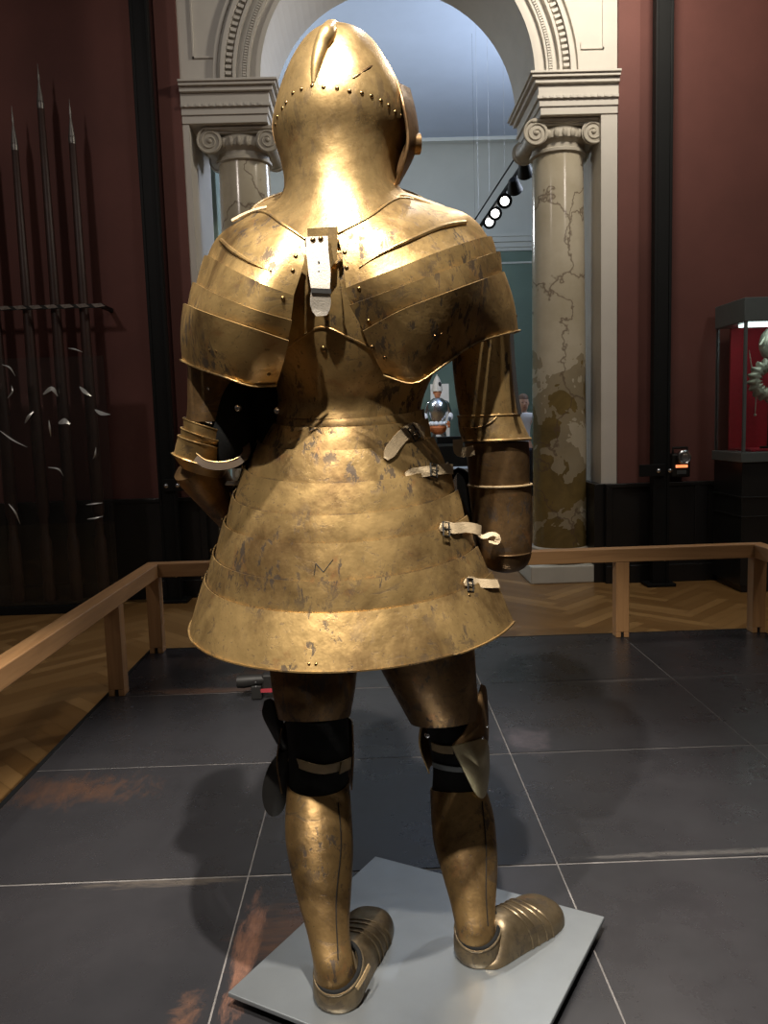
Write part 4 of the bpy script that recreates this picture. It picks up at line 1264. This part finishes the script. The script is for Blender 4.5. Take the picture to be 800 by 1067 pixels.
hc = heel(353, 1020, hlY, .45)
hc2 = heel(498, 980, hrY, .35)
band(spline([at(371, 1030, hlY-.045), at(377, 1020, hlY-.03), at(384, 1006, hlY)], 8), [V((.6, -.8, .2))]*8, .008, .003).build('strap', LEATHERD, hc)

# ================================================================== FAR FIGURES
def skinbody(name, joints, edges, mat, parent, sub=2, loc=V((0, 0, 0))):
    me = bpy.data.meshes.new(name)
    base_ = WL[parent.name] if parent else V((0, 0, 0))
    me.from_pydata([tuple(V(j[:3])) for j in joints], edges, [])
    o = bpy.data.objects.new(name, me)
    sm = o.modifiers.new('skin', 'SKIN'); ss = o.modifiers.new('sub', 'SUBSURF'); ss.levels = sub; ss.render_levels = sub
    for i, j in enumerate(joints):
        sv = me.skin_vertices[0].data[i]; sv.radius = (j[3], j[4] if len(j) > 4 else j[3])
        sv.use_root = (i == 0)
    for p in me.polygons: p.use_smooth = True
    sm.use_smooth_shade = True
    me.materials.append(mat)
    o.parent = parent
    link(o); return o
def figure(root, H, armspread, bodymat):
    h = H
    J = [(0, 0, .53*h, .095, .075), (0, 0, .60*h, .085, .070), (0, 0, .70*h, .105, .08), (0, 0, .79*h, .11, .07), (0, 0, .845*h, .038, .038), (0, -.005, .875*h, .036, .036),
         (-.10, 0, .50*h, .070), (-.11, -.01, .28*h, .050), (-.115, .01, .05*h, .035), (-.13, -.13, .015*h, .030),
         (.10, 0, .50*h, .070), (.13, -.02, .28*h, .050), (.15, .01, .05*h, .035), (.17, -.13, .015*h, .030),
         (-.20, 0, .795*h, .050), (-.27, .02, .64*h, .040), (-.23-armspread*.3, -.17, .55*h, .028), (-.20-armspread*.3, -.24, .54*h, .022),
         (.20, 0, .795*h, .050), (.27, .02, .64*h, .040), (.20, -.17, .55*h, .028), (.14, -.24, .54*h, .022)]
    E = [(0, 1), (1, 2), (2, 3), (3, 4), (4, 5), (0, 6), (6, 7), (7, 8), (8, 9), (0, 10), (10, 11), (11, 12), (12, 13), (3, 14), (14, 15), (15, 16), (16, 17), (3, 18), (18, 19), (19, 20), (20, 21)]
    return skinbody('body', J, E, bodymat, root)
def head(root, z, r=.095, mat=SKIN, name='head'):
    b_ = WL[root.name]; m_ = M(); rings = []
    prof = [(-.135, .045, .05, 0), (-.12, .055, .065, -.01), (-.09, .066, .085, -.008), (-.05, .074, .095, 0), (0, .078, .100, 0), (.05, .077, .098, .004), (.09, .062, .080, .006), (.115, .035, .045, .006), (.122, .006, .01, .006)]
    for dz, a, b2, dy in prof:
        rings.append([b_+V((a*math.cos(q), dy+b2*math.sin(q), z+dz)) for q in [2*PI*k/20 for k in range(20)]])
    m_.loft(rings)
    m_.ball(b_+V((0, -.104, z-.035)), .014, .018, .026, 8, 6)       # nose
    for s1 in (-1, 1): m_.ball(b_+V((s1*.080, .005, z-.025)), .010, .018, .030, 8, 6)
    o = m_.build(name, mat, root)
    for s1 in (-1, 1): M().ball(b_+V((s1*.030, -.094, z-.005)), .012, .006, .006, 8, 6).build('eye', BLACKI, o)
    M().ball(b_+V((0, -.088, z-.080)), .024, .008, .006, 8, 6).build('mouth', simple('lips', (.35, .12, .10), .5), o)
    return o
# steel harness on a dark pedestal beyond the arch
FYa = 16.8
fc = at(456, 430, FYa)
zh = zat(391, 459, FYa)
Hh = 1.72
zf_ = zh-1.93
t = thing('steel_armour', (fc.x, FYa, zf_), 'small distant polished steel armour with tall helmet, seen between skirt and right arm', 'suit of armour')
figure(t, Hh, 1, STEEL)
b0 = WL[t.name]
m_ = M(); rg = []
for z, a, b2 in ((.98, .15, .12), (1.04, .165, .13), (1.14, .19, .15), (1.26, .215, .165), (1.36, .20, .15), (1.43, .13, .11), (1.46, .085, .085)):
    rg.append([b0+V((a*math.cos(q), b2*math.sin(q)-.01, z)) for q in [2*PI*k/28 for k in range(28)]])
m_.loft(rg); m_.build('cuirass', STEEL, t)
m_ = M()
for k in range(10):
    q = 2*PI*k/10; m_.ball(b0+V((.15*math.cos(q), .12*math.sin(q), .93)), .055, .05, .05, 10, 8)
m_.build('white_puffed_waist', SHIRT, t)
m_ = M(); rg = []
for z, a, b2 in ((.92, .15, .12), (.84, .19, .16), (.76, .16, .14), (.70, .08, .08)):
    rg.append([b0+V((a*math.cos(q), b2*math.sin(q), z)) for q in [2*PI*k/20 for k in range(20)]])
m_.loft(rg); m_.build('orange_hose', ORANGE, t)
for s1 in (-1, 1):
    M().ball(b0+V((s1*.265, -.02, 1.07)), .055, .055, .085, 12, 8).build('white_sleeve', SHIRT, t)
for s1 in (-1, 1):
    m_ = M()
    bx_ = b0+V((s1*.20 - (.09 if s1 < 0 else 0), -.25, .93)); m_.ball(bx_, .032, .035, .05, 10, 6)
    for k in range(4): m_.tube([bx_+V((-.018+.012*k, -.01, -.03)), bx_+V((-.018+.012*k, -.035, -.065)), bx_+V((-.016+.011*k, -.015, -.09))], [.008, .008, .006], 6)
    m_.tube([bx_+V((-s1*.03, 0, .01)), bx_+V((-s1*.045, -.02, -.04))], [.010, .007], 6)
    m_.build('hand', ORANGE, t)
head(t, 1.60, mat=simple('orange_mask', (.55, .22, .10), .5))
m_ = M(); rg = []
for z, a in ((1.60, .12), (1.61, .115), (1.66, .105), (1.74, .095), (1.82, .072), (1.89, .04), (1.93, .008)):
    rg.append([b0+V((a*math.cos(q), a*1.1*math.sin(q), z)) for q in [2*PI*k/24 for k in range(24)]])
m_.loft(rg); m_.tube([b0+V((0, -.12, 1.63)), b0+V((0, -.09, 1.80)), b0+V((0, 0, 1.94)), b0+V((0, .09, 1.82))], .010, 8); hl = m_.build('helmet', LEATHERW, t)
M().ball(b0+V((.045, -.085, 1.74)), .035, .03, .05, 10, 8).build('black_plume_socket', BLACKI, hl)
M().tube([b0+V((-.25, -.27, .90)), b0+V((-.30, -.30, .60)), b0+V((-.26, -.30, .38))], [.035, .03, .02], 12).build('blue_sash', simple('blue_cloth', (.05, .09, .16), .7), t)
# its plinth
M().box(fc.x-.5, fc.x+.5, FYa-.45, FYa+.45, 0, zf_+.0).build('pedestal', CASEB, smooth=False, bevel=.01, label='low black pedestal under the distant steel armour', cat='pedestal')
# pale panel behind it
p0 = at(459, 384, 12.4); 
Yp = 17.7; xa, xb = xat(455, 430, Yp), xat(468, 430, Yp)
m_ = M(); pts_ = [at(462, 387, Yp), at(469, 449, Yp), at(449, 449, Yp), at(450, 425, Yp)]
m_ = M().box(at(449, 430, Yp).x, at(468, 430, Yp).x, Yp, Yp+.05, 0, zat(400, 460, Yp)); m_.build('exhibition_screen', WHITE, smooth=False, label='narrow white panel standing behind the distant steel armour', cat='panel')
# black showcase
Ys = 10.2
sx0, sx1 = at(468, 470, Ys).x, at(488, 470, Ys).x
zt2 = zat(455, 475, Ys)
t = thing('low_showcase', ((sx0+sx1)/2, Ys, 0), 'low black showcase with grey top, between armour skirt and right arm', 'showcase')
M().box(sx0-.25, sx1+.5, Ys, Ys+.5, 0, zt2-.12).build('cabinet', CASEB, t, smooth=False, bevel=.01)
M().box(sx0-.25, sx1+.5, Ys-.01, Ys+.51, zt2-.12, zt2-.09).build('top', GREYM, t, smooth=False)
M().box(sx0-.15, sx1+.4, Ys+.05, Ys+.45, zt2-.09, zt2).build('display_block', BLACKI, t, smooth=False)
Ys = 7.6
M().box(xat(606, 500, Ys)-.02, xat(612, 500, Ys)+.25, Ys, Ys+.4, 0, zat(455, 609, Ys)).build('black_cabinet', CASEB, smooth=False, bevel=.01, label='black cabinet end glimpsed just right of the marble column', cat='cabinet')
Ys = 8.6
t = thing('white_stool', (at(484, 520, Ys).x, Ys, 0), 'small pale bench glimpsed between skirt edge and right arm', 'bench')
bx0, bx1 = at(478, 500, Ys).x, at(494, 500, Ys).x
zt3 = zat(487, 484, Ys)
M().box(bx0-.12, bx1+.12, Ys-.2, Ys+.2, zt3-.05, zt3).build('seat', simple('pale_grey_paint', (.4, .42, .44), .5), t, smooth=False, bevel=.006)
for sx in (bx0-.06, bx1+.06):
    for sy in (-.15, .15): M().box(sx-.02, sx+.02, Ys+sy-.02, Ys+sy+.02, 0, zt3-.05).build('leg', STEEL, t, smooth=False)
# visitor
Yv = 12.2
vc = at(545, 418, Yv)
zhv = zat(411, 545, Yv)
t = thing('person', (vc.x, Yv, 0), 'man with short reddish-brown hair in a white shirt, standing beyond the arch', 'person')
Hp = zhv
figure(t, Hp, 0, SKIN)
b0 = WL[t.name]
ho = head(t, .93*Hp)
m_ = M(); rg = []
for dz, a, b2, dy in ((.02, .081, .075, .035), (.05, .083, .104, .006), (.09, .070, .090, .006), (.12, .042, .052, .006), (.133, .008, .01, .006)):
    rg.append([b0+V((a*math.cos(q), dy+b2*math.sin(q), .93*Hp+dz)) for q in [2*PI*k/20 for k in range(20)]])
m_.loft(rg); m_.build('hair', HAIR, t)
h = Hp
skinbody('shirt', [(0, 0, .50*h, .115, .095), (0, 0, .62*h, .105, .09), (0, 0, .72*h, .12, .095), (0, 0, .795*h, .122, .08), (0, 0, .835*h, .05, .05),
    (-.20, 0, .797*h, .062), (-.275, .02, .66*h, .055), (.20, 0, .797*h, .062), (.275, .02, .66*h, .055)],
    [(0, 1), (1, 2), (2, 3), (3, 4), (3, 5), (5, 6), (3, 7), (7, 8)], SHIRT, t)
skinbody('trousers', [(0, 0, .52*h, .115, .09), (-.10, 0, .48*h, .085), (-.11, -.01, .28*h, .065), (-.115, .01, .06*h, .055), (.10, 0, .48*h, .085), (.13, -.02, .28*h, .065), (.15, .01, .06*h, .055)],
    [(0, 1), (1, 2), (2, 3), (0, 4), (4, 5), (5, 6)], TROUS, t)

# ================================================================== LIGHT
def light(kind, name, loc, aim, power, col=(1, .93, .82), size=.05, angle=60, blend=.4):
    l = bpy.data.lights.new(name, kind); l.energy = power; l.color = col
    if kind == 'SPOT': l.spot_size = R(angle); l.spot_blend = blend; l.shadow_soft_size = size
    elif kind == 'AREA': l.size = size
    else: l.shadow_soft_size = size
    o = bpy.data.objects.new(name, l); COL.objects.link(o); o.location = loc
    o.rotation_euler = (V(aim)-V(loc)).to_track_quat('-Z', 'Y').to_euler()
    return o
light('SPOT', 'key_spot', (-1.2, -.75, 4.75), (0, 1.75, 1.2), 1250, (1, .92, .80), .05, 32, .6)
light('SPOT', 'second_spot', (.12, .25, 4.75), (-.05, 1.6, 1.2), 1650, (1, .93, .83), .05, 34, .6)
light('SPOT', 'front_spot', (.9, 4.6, 5.2), (0, 1.7, .9), 130, (.9, .95, 1), .05, 44, .5)
light('SPOT', 'arch_wash', (0.3, 2.4, 6.0), (.2, 6.4, 3.6), 78, (1, .97, .93), .3, 62, .8)
light('SPOT', 'right_wash', (3.2, 1.3, 4.6), (3.0, 6.2, .9), 105, (1, .9, .8), .2, 80, .9)
light('SPOT', 'left_wash', (-3.2, 1.4, 4.8), (-2.8, 6.2, 1.4), 115, (1, .88, .8), .2, 95, .9)
light('AREA', 'gallery_daylight', (4.5, 11.5, 5.2), (-2, 12.5, 7.6), 420, (.74, .83, 1), 2.5)
light('POINT', 'gallery_lamp', (-2.5, 13.0, 4.6), (0, 0, 0), 300, (.92, .97, 1), .3)
light('SPOT', 'figure_spot', (-1, 12.6, 6), tuple(fc), 420, (1, .97, .92), .08, 30, .5)
light('POINT', 'parquet_fill', (1.8, 4.9, 4.6), (0, 0, 0), 130, (1, .9, .75), .2)  # unseen point light added to brighten the parquet
w = bpy.data.worlds.new('world'); sc.world = w; w.use_nodes = True
nt = w.node_tree; bg = nt.nodes['Background']
tc = N(nt, 'ShaderNodeTexCoord'); sp = N(nt, 'ShaderNodeSeparateXYZ'); nt.links.new(tc.outputs['Generated'], sp.inputs[0])
rp_ = ramp(nt, [(.0, (.012, .009, .007)), (.45, (.022, .016, .013)), (.75, (.065, .058, .05)), (1., (.10, .095, .09))])
mr = N(nt, 'ShaderNodeMapRange'); mr.inputs[1].default_value = -1; mr.inputs[2].default_value = 1
nt.links.new(sp.outputs[2], mr.inputs[0]); nt.links.new(mr.outputs[0], rp_.inputs[0])
nt.links.new(rp_.outputs[0], bg.inputs[0]); bg.inputs[1].default_value = 1.0
sc.view_settings.view_transform = 'Standard'
sc.view_settings.look = 'None'
sc.view_settings.gamma = 1
sc.view_settings.use_curve_mapping = False
sc.view_settings.exposure = 0.0
